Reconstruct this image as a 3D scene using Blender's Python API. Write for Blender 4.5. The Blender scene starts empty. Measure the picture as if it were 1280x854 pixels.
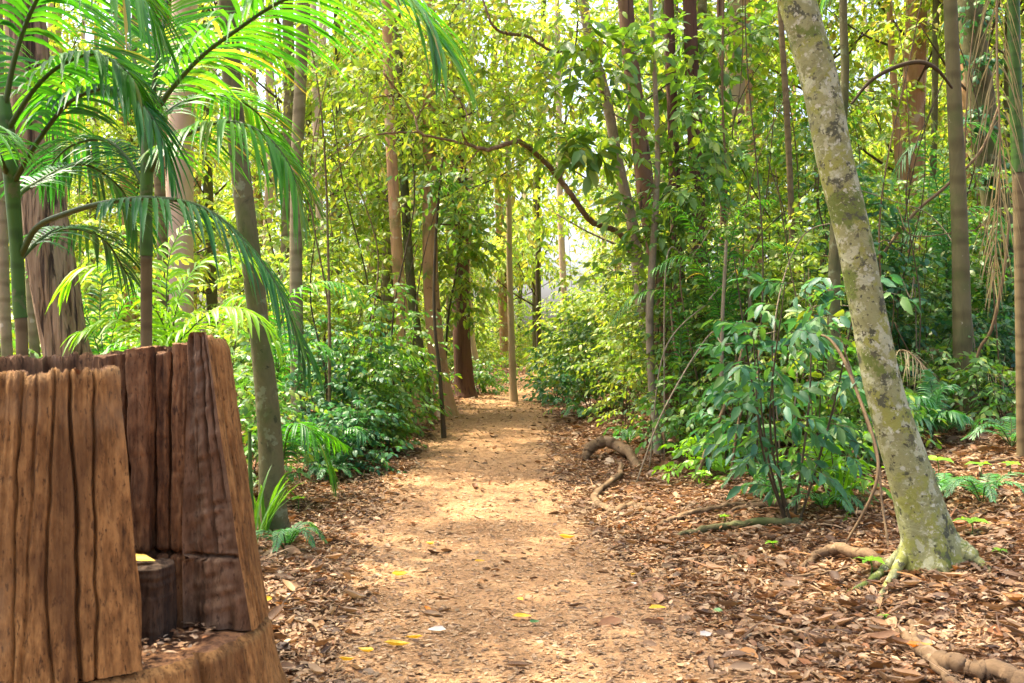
import bpy, math
import numpy as np

rng = np.random.default_rng(11)
F = 35.0 / 36.0 * 1280.0
CAMZ = 1.5
SC = bpy.context.scene
COL = SC.collection
PI = math.pi
SUN = np.array([-0.42, 0.22, 1.05]); SUN /= np.linalg.norm(SUN)

# ---------------------------------------------------------------- maths helpers
def unit(v):
    v = np.asarray(v, float)
    return v / np.maximum(np.linalg.norm(v, axis=-1, keepdims=True), 1e-9)

def _h(ix, iy, iz):
    n = (ix * 374761393 + iy * 668265263 + iz * 2147483647) & 0xFFFFFFFF
    n = ((n ^ (n >> 13)) * 1274126177) & 0xFFFFFFFF
    n = n ^ (n >> 16)
    return (n & 0xFFFF) / 65535.0

def vnoise(p):
    """value noise in -1..1 at points p (N,3)"""
    p = np.asarray(p, float)
    i = np.floor(p).astype(np.int64); f = p - i
    f = f * f * (3 - 2 * f)
    out = 0
    for dx in (0, 1):
        wx = f[:, 0] if dx else 1 - f[:, 0]
        for dy in (0, 1):
            wy = f[:, 1] if dy else 1 - f[:, 1]
            for dz in (0, 1):
                wz = f[:, 2] if dz else 1 - f[:, 2]
                out = out + wx * wy * wz * _h(i[:, 0] + dx, i[:, 1] + dy, i[:, 2] + dz)
    return out * 2 - 1

def fbm(p, o=4):
    p = np.asarray(p, float); r = 0; a = 1.0; t = 0
    for k in range(o):
        r = r + a * vnoise(p * (2.0 ** k) + 17.3 * k); t += a; a *= .5
    return r / t

def catmull(P, n):
    P = np.asarray(P, float); m = len(P)
    if m == 2:
        t = np.linspace(0, 1, n)[:, None]; return P[0] * (1 - t) + P[1] * t
    E = np.vstack([2 * P[0] - P[1], P, 2 * P[-1] - P[-2]])
    t = np.linspace(0, m - 1, n); i = np.minimum(t.astype(int), m - 2); u = (t - i)[:, None]
    a, b, c, d = E[i], E[i + 1], E[i + 2], E[i + 3]
    return .5 * (2 * b + (c - a) * u + (2 * a - 5 * b + 4 * c - d) * u ** 2 + (3 * b - a - 3 * c + d) * u ** 3)

# ---------------------------------------------------------------- terrain
_py = [-60, 0, 4.4, 7.1, 10, 13.8, 18, 21, 25, 29, 34, 45, 400]
_px = [.6, .2, .08, -.2, -.33, -.30, -.05, .15, .75, 2.2, 5.0, 11, 60]
_zy = [-400, 5, 8, 10, 13.8, 20, 25, 32, 50, 400]
_zz = [0, 0, .04, .1, .25, .5, .62, .75, 1.0, 1.0]
def pathc(y): return np.interp(y, _py, _px)
def ground(x, y):
    x = np.asarray(x, float); y = np.asarray(y, float)
    s = x - pathc(y)
    z = np.interp(y, _zy, _zz)
    r = np.clip(s - .85, 0, 9)
    z = z + .155 * np.where(r < .6, r * r / 1.2, r - .3) * np.clip((y + 2) / 5, 0, 1)
    l = np.clip(-s - .9, 0, 12)
    z = z + .05 * np.minimum(l, .5) - .045 * np.clip(l - 1, 0, 10)
    p = np.stack([x, y, 0 * x], -1).reshape(-1, 3)
    b = (vnoise(p * .7) * .05 + vnoise(p * 2.3 + 9) * .02).reshape(np.shape(x))
    off = np.clip((np.abs(s) - .6) / .8, 0.12, 1)
    return z + b * off
def gz(x, y): return float(ground(np.array([x]), np.array([y]))[0])
def P(x, y, d): return np.array([(x - 640) / F * d, d, CAMZ - (y - 427) / F * d])
def gh(x, y):
    """where the sight line through picture point (x, y) meets the ground"""
    for d in np.arange(2.0, 60, .02):
        p = P(x, y, d)
        if p[2] <= gz(p[0], p[1]): return float(d)
    return 60.0

# ---------------------------------------------------------------- mesh builder
class MB:
    def __init__(s): s.v = []; s.f = []; s.n = 0
    def add(s, v, f, mat=0, smooth=True):
        v = np.asarray(v, float).reshape(-1, 3); f = np.asarray(f, np.int64)
        s.v.append(v); s.f.append((f + s.n, mat, smooth)); s.n += len(v)
    def mesh(s, name, mats, origin=(0, 0, 0)):
        me = bpy.data.meshes.new(name)
        v = np.concatenate(s.v) - np.asarray(origin, float)
        me.vertices.add(len(v)); me.vertices.foreach_set('co', v.astype(np.float32).ravel())
        loops = np.concatenate([f.ravel() for f, _, _ in s.f])
        sizes = np.concatenate([np.full(len(f), f.shape[1]) for f, _, _ in s.f])
        mi = np.concatenate([np.full(len(f), m) for f, m, _ in s.f])
        sm = np.concatenate([np.full(len(f), b) for f, _, b in s.f])
        me.loops.add(len(loops)); me.loops.foreach_set('vertex_index', loops.astype(np.int32))
        me.polygons.add(len(sizes))
        me.polygons.foreach_set('loop_start', (np.cumsum(sizes) - sizes).astype(np.int32))
        me.polygons.foreach_set('material_index', mi.astype(np.int32))
        me.polygons.foreach_set('use_smooth', sm.astype(bool))
        for m in mats: me.materials.append(m)
        me.update(calc_edges=True); me.validate()
        return me
    def obj(s, name, mats, parent=None, origin=None):
        """links the mesh; verts are in world space, the object sits at its parent's place (or at origin)"""
        o3 = np.array(parent.location) if parent is not None else np.asarray(origin if origin is not None else (0, 0, 0), float)
        o = bpy.data.objects.new(name, s.mesh(name, mats if isinstance(mats, (list, tuple)) else [mats], o3))
        COL.objects.link(o)
        if parent is not None: o.parent = parent
        else: o.location = o3
        return o

def tag(o, label, cat, group=None):
    o['label'] = label; o['category'] = cat
    if group: o['group'] = group
    return o
def thing(name, label, cat, loc, group=None, rz=0, s=1):
    o = bpy.data.objects.new(name, None); COL.objects.link(o)
    o.empty_display_size = .2
    o.location = tuple(float(c) for c in loc); o.rotation_euler = (0, 0, rz); o.scale = (s, s, s)
    return tag(o, label, cat, group)
def child(name, mesh, parent, loc=(0, 0, 0), rz=0, s=(1, 1, 1)):
    o = bpy.data.objects.new(name, mesh); COL.objects.link(o); o.parent = parent
    o.location = loc; o.rotation_euler = (0, 0, rz); o.scale = s
    return o
def kind(o, k): o['kind'] = k; return o

# ---------------------------------------------------------------- tubes
def frames(p):
    t = unit(np.gradient(p, axis=0)); n = len(p)
    a = np.array([1., 0, 0]) if abs(t[0][0]) < .8 else np.array([0, 1., 0])
    u = np.zeros_like(p); u[0] = unit(a - t[0] * a.dot(t[0]))
    for i in range(1, n):
        w = u[i - 1] - t[i] * u[i - 1].dot(t[i]); u[i] = unit(w)
    return t, u, np.cross(t, u)
def tube(mb, p, r, sides=8, mat=0, rad=None, caps=True):
    p = np.asarray(p, float); n = len(p); r = np.broadcast_to(np.asarray(r, float), (n,))
    t, u, w = frames(p)
    a = np.arange(sides) * 2 * PI / sides
    R = np.repeat(r[:, None], sides, 1)
    ring = u[:, None] * np.cos(a)[None, :, None] + w[:, None] * np.sin(a)[None, :, None]
    if rad is not None: R = R * rad(p, a, ring)
    v = p[:, None] + ring * R[..., None]
    i, j = np.meshgrid(np.arange(n - 1), np.arange(sides), indexing='ij')
    j2 = (j + 1) % sides
    f = np.stack([i * sides + j, i * sides + j2, (i + 1) * sides + j2, (i + 1) * sides + j], -1).reshape(-1, 4)
    mb.add(v, f, mat)
    if caps and r[-1] > .004:
        k = mb.n - sides
        c = mb.n; mb.v.append(p[-1:].copy()); mb.n += 1
        jj = np.arange(sides)
        mb.f.append((np.stack([k + jj, k + (jj + 1) % sides, np.full(sides, c)], -1), mat, False))

def bark_rad(amp=.06, sz=1.2, lat=9, ridges=0, ramp=0.):
    def f(p, a, ring):
        n, m = len(p), len(a)
        c = np.stack([np.cos(a), np.sin(a)], -1)
        q = np.concatenate([np.repeat(c[None] * lat / 6.28, n, 0), np.repeat((p[:, 2:3] * sz)[:, None], m, 1)], -1)
        q = q + p[0].sum() * 3.1
        o = 1 + amp * fbm(q.reshape(-1, 3), 3).reshape(n, m)
        if ridges:
            q2 = q.copy(); q2[..., 2] *= .35
            o = o + ramp * (np.abs(vnoise((q2 * ridges).reshape(-1, 3))).reshape(n, m) - .5)
        return o
    return f

# ---------------------------------------------------------------- leaves
T4 = (np.array([[0, 0, 0], [.5, .42, .07], [0, 1, -.06], [-.5, .42, .07]]), np.array([[0, 1, 2], [0, 2, 3]]))
T6 = (np.array([[0, 0, 0], [.43, .28, .05], [.42, .62, .03], [0, 1, -.1], [-.42, .62, .03], [-.43, .28, .05]]),
      np.array([[0, 1, 5], [5, 1, 2], [5, 2, 4], [4, 2, 3]]))
T8 = (np.array([[0, 0, 0], [0, .33, 0], [0, .68, -.03], [0, 1, -.13], [-.46, .26, .07], [-.43, .62, .04], [.46, .26, .07], [.43, .62, .04]]),
      np.array([[0, 6, 1], [1, 6, 7], [1, 7, 2], [2, 7, 3], [0, 1, 4], [1, 5, 4], [1, 2, 5], [2, 3, 5]]))
def leaves(mb, pos, d, up, L, W, T=T6, mat=0, curl=None):
    v, f = T; N = len(pos); k = len(v)
    if N == 0: return
    y = unit(d); x = unit(np.cross(y, up)); z = np.cross(x, y)
    tv = np.repeat(v[None], N, 0).copy()
    if curl is not None:
        tv[..., 2] += curl[:, None] * ((tv[..., 1] - .5) ** 2) + curl[:, None] * .6 * tv[..., 0] ** 2
    L = np.broadcast_to(L, (N,)); W = np.broadcast_to(W, (N,))
    q = pos[:, None] + x[:, None] * (tv[..., 0] * W[:, None])[..., None] + y[:, None] * (tv[..., 1] * L[:, None])[..., None] \
        + z[:, None] * (tv[..., 2] * L[:, None])[..., None]
    ff = (f[None] + (np.arange(N) * k)[:, None, None]).reshape(-1, 3)
    mb.add(q.reshape(-1, 3), ff, mat)

UP = np.array([0, 0, 1.])
def sprays(mb, c, d, SL, nl, LL, LW, T=T6, droop=.35, mat=0, twig=1, tr=.003, hang=.3, flat=.5, t0=.12):
    """c,d (N,3): twig starts and directions; nl leaves alternate along every twig"""
    N = len(c); d = unit(d); SL = np.broadcast_to(SL, (N,))
    t = np.linspace(t0, 1, nl)
    def at(u): return c[:, None] + d[:, None] * (SL[:, None] * u[None])[..., None] - UP * (droop * SL[:, None] * u[None] ** 2)[..., None]
    q = at(t)
    tang = unit(d[:, None] - UP * (2 * droop * t)[None, :, None])
    side = np.cross(tang, UP + rng.normal(0, .25, (N, 1, 3))); side = unit(side)
    sg = np.where((np.arange(nl) + rng.integers(0, 2, (N, 1))) % 2 == 0, 1., -1.)[..., None]
    ld = tang * .55 + side * sg * .8 - UP * hang + rng.normal(0, .28, (N, nl, 3))
    ld[:, -1] = tang[:, -1] - UP * hang
    nrm = UP * flat + rng.normal(0, .45, (N, nl, 3)) + np.cross(side, tang) * .2
    n = N * nl
    sz = rng.uniform(.65, 1.2, n)
    leaves(mb, q.reshape(-1, 3), ld.reshape(-1, 3), nrm.reshape(-1, 3), LL * sz, LW * sz * rng.uniform(.85, 1.15, n), T, mat)
    if twig is not None:
        u = np.array([0, .5, 1.]); p = at(u); s0 = unit(np.cross(d, UP + .01)); s1 = np.cross(d, s0)
        ang = np.arange(3) * 2 * PI / 3
        ring = s0[:, None] * np.cos(ang)[None, :, None] + s1[:, None] * np.sin(ang)[None, :, None]
        rr = np.array([1, .8, .4]) * tr
        v = p[:, :, None] + ring[:, None] * rr[None, :, None, None]
        base = (np.arange(N) * 9)[:, None, None]
        fs = [[i * 3 + j, i * 3 + (j + 1) % 3, (i + 1) * 3 + (j + 1) % 3, (i + 1) * 3 + j] for i in range(2) for j in range(3)]
        mb.add(v.reshape(-1, 3), (np.array(fs)[None] + base).reshape(-1, 4), twig)

def ball(n):
    return unit(rng.normal(0, 1, (n, 3)))
def blob_crown(mb, centre, ext, nblob, rb, nspray, SL, nl, LL, LW, T=T4, droop=.3, hang=.3, limb_from=None, limb_r=.03, twig=1, tr=.004, surf=.35):
    """an uneven crown: leaf clumps round nblob centres inside an ellipsoid, limbs reaching each clump"""
    centre = np.asarray(centre, float); ext = np.asarray(ext, float)
    B = centre + ball(nblob) * ext * (rng.uniform(.15, 1, (nblob, 1)) ** .5)
    for b in B:
        r = rb * rng.uniform(.6, 1.35)
        n = int(nspray * (r / rb) ** 2 * rng.uniform(.7, 1.2))
        dd = ball(n); dd[:, 2] = dd[:, 2] * .75 + .1
        q = b + dd * r * (rng.uniform(surf, 1, (n, 1))) * np.array([1.15, 1.15, .75])
        sprays(mb, q - dd * SL * .5, unit(dd + rng.normal(0, .35, (n, 3))), SL * rng.uniform(.6, 1.2, n), nl, LL, LW, T, droop, 0, twig, tr, hang)
        if limb_from is not None:
            lf = limb_from(b) if callable(limb_from) else np.asarray(limb_from)
            mid = (lf + b) / 2 + rng.normal(0, .12, 3) * np.linalg.norm(b - lf) - np.array([0, 0, .08]) * np.linalg.norm(b - lf)
            p = catmull([lf, mid, b], 8)
            tube(mb, p, np.linspace(limb_r, limb_r * .3, 8), 5, 1)

# ---------------------------------------------------------------- palm fronds
def frond(mb, ctrl, LL, n=45, w=.03, p0=.12, droop=.5, rach=.012, lift=.25, seg=5, gap=0., mats=(0, 1), side_hint=None, a0=.35, a1=1.0, jit=.06, fold=.25):
    M = 60; p = catmull(ctrl, M)
    seglen = np.r_[0, np.cumsum(np.linalg.norm(np.diff(p, axis=0), axis=1))]; s = seglen / seglen[-1]
    uu = np.linspace(0, 1, M); p = np.stack([np.interp(uu, s, p[:, k]) for k in range(3)], -1)
    tan = unit(np.gradient(p, axis=0))
    sd = np.cross(tan, UP)
    if side_hint is not None: sd = sd * .35 + np.asarray(side_hint, float)
    sd = unit(sd - tan * (sd * tan).sum(1, keepdims=True))
    for i in range(1, M):
        if sd[i].dot(sd[i - 1]) < 0: sd[i] = -sd[i]
    nr = np.cross(sd, tan); nr = nr * np.sign(nr[:, 2:3].mean() + 1e-6)
    tube(mb, p, rach * (1 - .82 * uu) + .0012, 5, mats[1])
    t = np.linspace(p0, .995, n)
    if gap: t = t[rng.random(len(t)) > gap]
    n = len(t)
    for sg in (-1, 1):
        tt = np.clip(t + rng.normal(0, .003, n), 0, 1); ix = tt * (M - 1)
        f = lambda A: np.stack([np.interp(ix, np.arange(M), A[:, k]) for k in range(3)], -1)
        b, T, S, Nn = f(p), unit(f(tan)), unit(f(sd)), unit(f(nr))
        al = a0 + (a1 - a0) * t
        prof = np.interp(t, [p0, p0 + .12, .45, .8, 1], [.55, .9, 1, .75, .35]) * LL * rng.uniform(.88, 1.08, n)
        d = unit(S * sg * np.cos(al)[:, None] + T * np.sin(al)[:, None] + Nn * lift + rng.normal(0, jit, (n, 3)))
        u = np.linspace(0, 1, seg)
        dr = droop * rng.uniform(.75, 1.25, n)
        path = b[:, None] + d[:, None] * (prof[:, None] * u)[..., None] - UP * (dr[:, None] * prof[:, None] * u ** 2)[..., None]
        # keep length roughly
        wd = np.cross(d, Nn); wd = unit(wd)
        wp = w * np.interp(u, [0, .15, .5, .85, 1], [.35, .9, 1, .6, .03])
        wr = rng.uniform(.85, 1.15, n)
        e = wd[:, None] * (wp[None] * wr[:, None] * .5)[..., None]
        nz = np.cross(wd, d); nz = nz * np.sign(nz[:, 2:3] + 1e-6)
        rise = nz[:, None] * (wp * fold)[None, :, None]
        v = np.stack([path - e + rise, path, path + e + rise], 2).reshape(n, -1, 3)
        k = seg * 3
        fs = []
        for i in range(seg - 1):
            o = i * 3
            fs += [[o, o + 1, o + 4, o + 3], [o + 1, o + 2, o + 5, o + 4]]
        mb.add(v.reshape(-1, 3), (np.array(fs)[None] + (np.arange(n) * k)[:, None, None]).reshape(-1, 4), mats[0])

# ---------------------------------------------------------------- materials
def newmat(name):
    m = bpy.data.materials.new(name); m.use_nodes = True
    nt = m.node_tree; nt.nodes.clear()
    return m, nt, lambda t, **k: _mk(nt, t, k)
def _mk(nt, t, k):
    n = nt.nodes.new(t)
    for a, b in k.items():
        if a.startswith('in_'): n.inputs[a[3:].replace('_', ' ')].default_value = b
        else: setattr(n, a, b)
    return n
def ramp(N, stops, interp='LINEAR'):
    r = N('ShaderNodeValToRGB'); cr = r.color_ramp; cr.interpolation = interp
    while len(cr.elements) < len(stops): cr.elements.new(.5)
    for e, (p, c) in zip(cr.elements, stops): e.position = p; e.color = (*c, 1)
    return r
def leafmat(name, cols, transl=.42, tint=(1.25, 1.2, .55), rough=.42, spec=.5, osh=.12):
    m, nt, N = newmat(name); L = nt.links.new
    g = N('ShaderNodeNewGeometry')
    k = len(cols); r = ramp(N, [((i + .5) / k, c) for i, c in enumerate(cols)])
    L(g.outputs['Random Per Island'], r.inputs[0])
    oi = N('ShaderNodeObjectInfo')
    mr = N('ShaderNodeMapRange'); L(oi.outputs['Random'], mr.inputs[0]); mr.inputs[3].default_value = 1 - osh; mr.inputs[4].default_value = 1 + osh
    hs = N('ShaderNodeHueSaturation'); L(r.outputs[0], hs.inputs['Color']); L(mr.outputs[0], hs.inputs['Value'])
    b = N('ShaderNodeBsdfPrincipled'); b.inputs['Roughness'].default_value = rough; b.inputs['Specular IOR Level'].default_value = spec
    L(hs.outputs[0], b.inputs['Base Color'])
    mu = N('ShaderNodeMix', data_type='RGBA', blend_type='MULTIPLY'); mu.inputs[0].default_value = 1
    L(hs.outputs[0], mu.inputs[6]); mu.inputs[7].default_value = (*[c * transl * 2 for c in tint], 1)
    tr = N('ShaderNodeBsdfTranslucent'); L(mu.outputs[2], tr.inputs[0])
    ms = N('ShaderNodeAddShader')          # a leaf reflects and lets through about the same share of the light
    L(b.outputs[0], ms.inputs[0]); L(tr.outputs[0], ms.inputs[1])
    o = N('ShaderNodeOutputMaterial'); L(ms.outputs[0], o.inputs[0])
    return m
def barkmat(name, cols, scale=(6, 6, 1.2), bump=.4, rough=.85, rings=0, lichen=None, moss=None, detail=6, cracks=0., crackcol=(.02, .012, .008), patch=None, dist=.01):
    """bark: stretched noise in object space; lichen = list of (scale, threshold, colour) blotches; moss = (colour, amount)"""
    m, nt, N = newmat(name); L = nt.links.new
    tc = N('ShaderNodeTexCoord'); mp = N('ShaderNodeMapping'); mp.inputs['Scale'].default_value = scale
    L(tc.outputs['Object'], mp.inputs[0])
    n1 = N('ShaderNodeTexNoise'); n1.inputs['Scale'].default_value = 1; n1.inputs['Detail'].default_value = detail; n1.inputs['Roughness'].default_value = .65
    n1.inputs['Distortion'].default_value = .6
    L(mp.outputs[0], n1.inputs['Vector'])
    k = len(cols); r = ramp(N, [(.28 + .44 * i / max(k - 1, 1), c) for i, c in enumerate(cols)])
    L(n1.outputs['Fac'], r.inputs[0]); col = r.outputs[0]
    height = n1.outputs['Fac']
    def mix(a, bcol, fac, mode='MIX'):
        x = N('ShaderNodeMix', data_type='RGBA', blend_type=mode)
        if isinstance(fac, float): x.inputs[0].default_value = fac
        else: L(fac, x.inputs[0])
        L(a, x.inputs[6])
        if isinstance(bcol, tuple): x.inputs[7].default_value = (*bcol, 1)
        else: L(bcol, x.inputs[7])
        return x.outputs[2]
    if cracks:
        v = N('ShaderNodeTexNoise'); v.inputs['Scale'].default_value = 1.0; v.inputs['Detail'].default_value = 6; v.inputs['Roughness'].default_value = .6
        mp2 = N('ShaderNodeMapping'); mp2.inputs['Scale'].default_value = (scale[0] * 2.4, scale[1] * 2.4, scale[2] * .8); L(tc.outputs['Object'], mp2.inputs[0]); L(mp2.outputs[0], v.inputs['Vector'])
        rr = ramp(N, [(.36, (.9, .9, .9)), (.36 + .13 * cracks, (0, 0, 0))]); L(v.outputs['Fac'], rr.inputs[0])
        col = mix(col, crackcol, rr.outputs[0])
        ma = N('ShaderNodeMath', operation='SUBTRACT'); L(height, ma.inputs[0]); L(rr.outputs[0], ma.inputs[1]); height = ma.outputs[0]
    if rings:
        w = N('ShaderNodeTexWave', wave_type='BANDS', bands_direction='Z'); w.inputs['Scale'].default_value = rings; w.inputs['Distortion'].default_value = 5; w.inputs['Detail'].default_value = 3
        L(tc.outputs['Object'], w.inputs['Vector'])
        rr = ramp(N, [(0, (.72, .7, .66)), (.3, (1, 1, 1))]); L(w.outputs['Fac'], rr.inputs[0])
        col = mix(col, rr.outputs[0], 1.0, 'MULTIPLY')
    for (s, th, c) in (lichen or []):
        v = N('ShaderNodeTexNoise'); v.inputs['Scale'].default_value = s; v.inputs['Detail'].default_value = 5; v.inputs['Roughness'].default_value = .62
        mo = N('ShaderNodeMapping'); mo.inputs['Location'].default_value = (s * 3.3, s, th * 31); L(tc.outputs['Object'], mo.inputs[0]); L(mo.outputs[0], v.inputs['Vector'])
        rr = ramp(N, [(th, (0, 0, 0)), (th + .045, (1, 1, 1))]); L(v.outputs['Fac'], rr.inputs[0])
        col = mix(col, c, rr.outputs[0])
    if moss:
        v = N('ShaderNodeTexNoise'); v.inputs['Scale'].default_value = 2.6; v.inputs['Detail'].default_value = 7; L(tc.outputs['Object'], v.inputs['Vector'])
        rr = ramp(N, [(.62 - moss[1] * .4, (0, 0, 0)), (.78 - moss[1] * .4, (.85, .85, .85))]); L(v.outputs['Fac'], rr.inputs[0])
        col = mix(col, moss[0], rr.outputs[0])
    b = N('ShaderNodeBsdfPrincipled'); b.inputs['Roughness'].default_value = rough; b.inputs['Specular IOR Level'].default_value = .25
    L(col, b.inputs['Base Color'])
    bu = N('ShaderNodeBump'); bu.inputs['Strength'].default_value = bump; bu.inputs['Distance'].default_value = dist
    L(height, bu.inputs['Height']); L(bu.outputs[0], b.inputs['Normal'])
    o = N('ShaderNodeOutputMaterial'); L(b.outputs[0], o.inputs[0])
    return m

M = {}
# foliage
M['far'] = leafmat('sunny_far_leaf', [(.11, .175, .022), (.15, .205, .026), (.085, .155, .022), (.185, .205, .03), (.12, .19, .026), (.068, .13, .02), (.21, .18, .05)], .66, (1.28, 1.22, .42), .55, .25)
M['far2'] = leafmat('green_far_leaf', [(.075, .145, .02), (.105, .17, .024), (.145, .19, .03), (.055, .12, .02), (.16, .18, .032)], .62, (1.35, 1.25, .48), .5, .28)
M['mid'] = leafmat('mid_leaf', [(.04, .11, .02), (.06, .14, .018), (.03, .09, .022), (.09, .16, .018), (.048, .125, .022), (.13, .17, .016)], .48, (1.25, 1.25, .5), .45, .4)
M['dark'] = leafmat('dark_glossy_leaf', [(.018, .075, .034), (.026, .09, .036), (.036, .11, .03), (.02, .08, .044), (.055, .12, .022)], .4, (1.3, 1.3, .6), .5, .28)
M['broad'] = leafmat('broad_leaf', [(.055, .12, .018), (.085, .15, .016), (.035, .095, .026), (.13, .17, .014), (.06, .13, .024)], .52, (1.3, 1.25, .4), .45, .35)
M['yellowleaf'] = leafmat('yellowing_leaf', [(.26, .22, .014), (.14, .18, .016), (.34, .25, .018), (.09, .15, .02)], .45)
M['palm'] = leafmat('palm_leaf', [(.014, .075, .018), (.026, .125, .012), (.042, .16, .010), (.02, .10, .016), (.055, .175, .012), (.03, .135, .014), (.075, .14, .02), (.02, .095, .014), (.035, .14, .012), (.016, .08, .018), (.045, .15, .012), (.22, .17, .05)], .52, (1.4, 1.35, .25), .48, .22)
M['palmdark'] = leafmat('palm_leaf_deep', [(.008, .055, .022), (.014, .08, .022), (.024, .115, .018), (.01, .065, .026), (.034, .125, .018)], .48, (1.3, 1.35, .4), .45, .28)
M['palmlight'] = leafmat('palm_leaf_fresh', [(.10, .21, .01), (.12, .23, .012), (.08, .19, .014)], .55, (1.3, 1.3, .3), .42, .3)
M['fern'] = leafmat('fern_leaf', [(.025, .11, .034), (.035, .13, .034), (.05, .15, .024)], .45, (1.25, 1.3, .5), .45)
M['deadfrond'] = leafmat('dead_frond_straw', [(.20, .165, .085), (.15, .12, .06), (.26, .22, .12), (.12, .10, .05)], .3, (1.2, 1.1, .8), .7, .2)
M['litter'] = leafmat('fallen_leaf_brown', [(.16, .082, .034), (.25, .145, .07), (.07, .036, .018), (.33, .22, .12), (.19, .096, .042), (.10, .05, .024), (.28, .17, .085), (.40, .31, .20), (.22, .09, .03), (.045, .025, .014), (.22, .145, .078), (.165, .10, .05), (.075, .04, .02), (.27, .125, .035), (.32, .21, .12), (.055, .03, .017), (.13, .075, .04)], .12, (1.2, 1, .7), .62, .3, 0)
M['chips'] = leafmat('path_mulch_fragment', [(.26, .16, .08), (.34, .22, .115), (.19, .11, .055), (.40, .28, .165), (.28, .17, .08), (.13, .072, .036), (.33, .225, .125), (.09, .05, .027)], .06, (1.2, 1, .7), .75, .25, 0)
M['yellow'] = leafmat('fallen_leaf_yellow', [(.52, .31, .015), (.58, .37, .02), (.42, .27, .03)], .15, (1.1, 1, .5), .5, .4, .15)
M['orange'] = leafmat('fallen_leaf_orange', [(.55, .19, .02), (.5, .16, .03)], .15, (1.1, 1, .5), .5, .4)
M['palegrey'] = leafmat('fallen_leaf_grey', [(.46, .42, .38), (.5, .45, .36)], .1, (1, 1, 1), .6, .4)
M['greenfallen'] = leafmat('fallen_leaf_green', [(.02, .16, .08), (.1, .2, .03)], .2, (1, 1, 1), .4, .4)
# stems and bark
M['twig'] = barkmat('twig', [(.05, .035, .02), (.11, .08, .045)], (20, 20, 5), .3)
M['greenstem'] = barkmat('green_palm_stem', [(.03, .085, .012), (.06, .13, .018), (.045, .105, .016)], (9, 9, 2.5), .25, .5, 2.6, [(7, .6, (.11, .12, .045)), (16, .64, (.07, .06, .025))])
M['rachis'] = barkmat('frond_rachis', [(.035, .06, .015), (.06, .095, .02)], (8, 8, 2), .1, .5)
M['rachisdry'] = barkmat('dry_rachis', [(.2, .13, .06), (.3, .2, .1)], (8, 8, 2), .2, .7)
# bark of the single trees
M['mottled'] = barkmat('mottled_lichen_bark', [(.115, .115, .042), (.25, .25, .105), (.185, .182, .072)], (7, 7, 7), .9, .85, 0,
    [(6.5, .52, (.23, .235, .055)), (9, .55, (.35, .355, .205)), (4.2, .56, (.12, .15, .03)), (7.5, .585, (.075, .078, .042)), (13, .60, (.09, .088, .045)), (17, .60, (.41, .41, .28)), (30, .61, (.06, .058, .032)), (40, .6, (.36, .36, .2))], None, 9, dist=.02)
M['stringy'] = barkmat('stringy_brown_bark', [(.045, .028, .014), (.18, .118, .058), (.28, .20, .115), (.10, .064, .03)], (14, 14, .9), 1.0, .9, 0, None, None, 8, .9, dist=.02)
M['mossy'] = barkmat('dark_mossy_bark', [(.045, .042, .018), (.13, .115, .05), (.085, .082, .032)], (9, 9, 4), .8, .9, 0, [(7, .59, (.18, .19, .10)), (12, .62, (.035, .034, .018))], ((.065, .085, .022), .3))
M['ringed'] = barkmat('ringed_pale_bark', [(.14, .12, .06), (.24, .20, .11), (.2, .18, .08)], (4, 4, 3), .35, .85, 1.6, [(6, .62, (.34, .32, .22))], ((.09, .11, .03), .25))
M['orangebark'] = barkmat('smooth_orange_bark', [(.22, .11, .045), (.44, .25, .125), (.34, .18, .08)], (7, 7, 1.2), .5, .8, 0, [(4, .58, (.5, .37, .24)), (7, .62, (.16, .09, .045))], ((.14, .14, .04), .14))
M['pinkbark'] = barkmat('pale_pink_bark', [(.42, .27, .19), (.55, .40, .30), (.5, .34, .25)], (3, 3, 1), .2, .75)
M['redbark'] = barkmat('red_brown_bark', [(.09, .05, .032), (.19, .105, .062), (.14, .077, .046)], (7, 7, 1), .6, .85, 0, None, None, 6, .4)
M['darkred'] = barkmat('dark_fibrous_bark', [(.055, .029, .019), (.12, .06, .038), (.085, .043, .027)], (10, 10, .9), .8, .9, 0, None, None, 6, .5)
M['sapling'] = barkmat('sapling_bark', [(.17, .13, .075), (.28, .22, .14), (.12, .095, .05)], (9, 9, 4), .3, .85, 0, [(9, .6, (.35, .33, .22))])
M['darkstem'] = barkmat('dark_slender_bark', [(.05, .035, .02), (.1, .075, .04)], (9, 9, 3), .3)
M['paletan'] = barkmat('pale_tan_bark', [(.34, .24, .13), (.46, .34, .2), (.4, .28, .155)], (6, 6, 2), .2, .8)
M['palmtrunk'] = barkmat('brown_palm_trunk', [(.075, .064, .028), (.15, .128, .056), (.11, .095, .04)], (5, 5, 1.5), .25, .8, .9, [(14, .68, (.4, .36, .26))], ((.09, .11, .03), .22))
M['palmbrown'] = barkmat('brown_stem', [(.12, .085, .04), (.19, .14, .065)], (9, 9, 4), .3, .8, 2.2)
M['root'] = barkmat('root_bark', [(.07, .042, .022), (.19, .12, .06), (.13, .08, .04)], (14, 14, 14), .9, .9, 0, [(9, .58, (.26, .18, .10)), (13, .62, (.05, .032, .018))])
M['liana'] = barkmat('liana_bark', [(.11, .07, .034), (.21, .14, .07)], (10, 10, 6), .4, .8)

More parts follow.
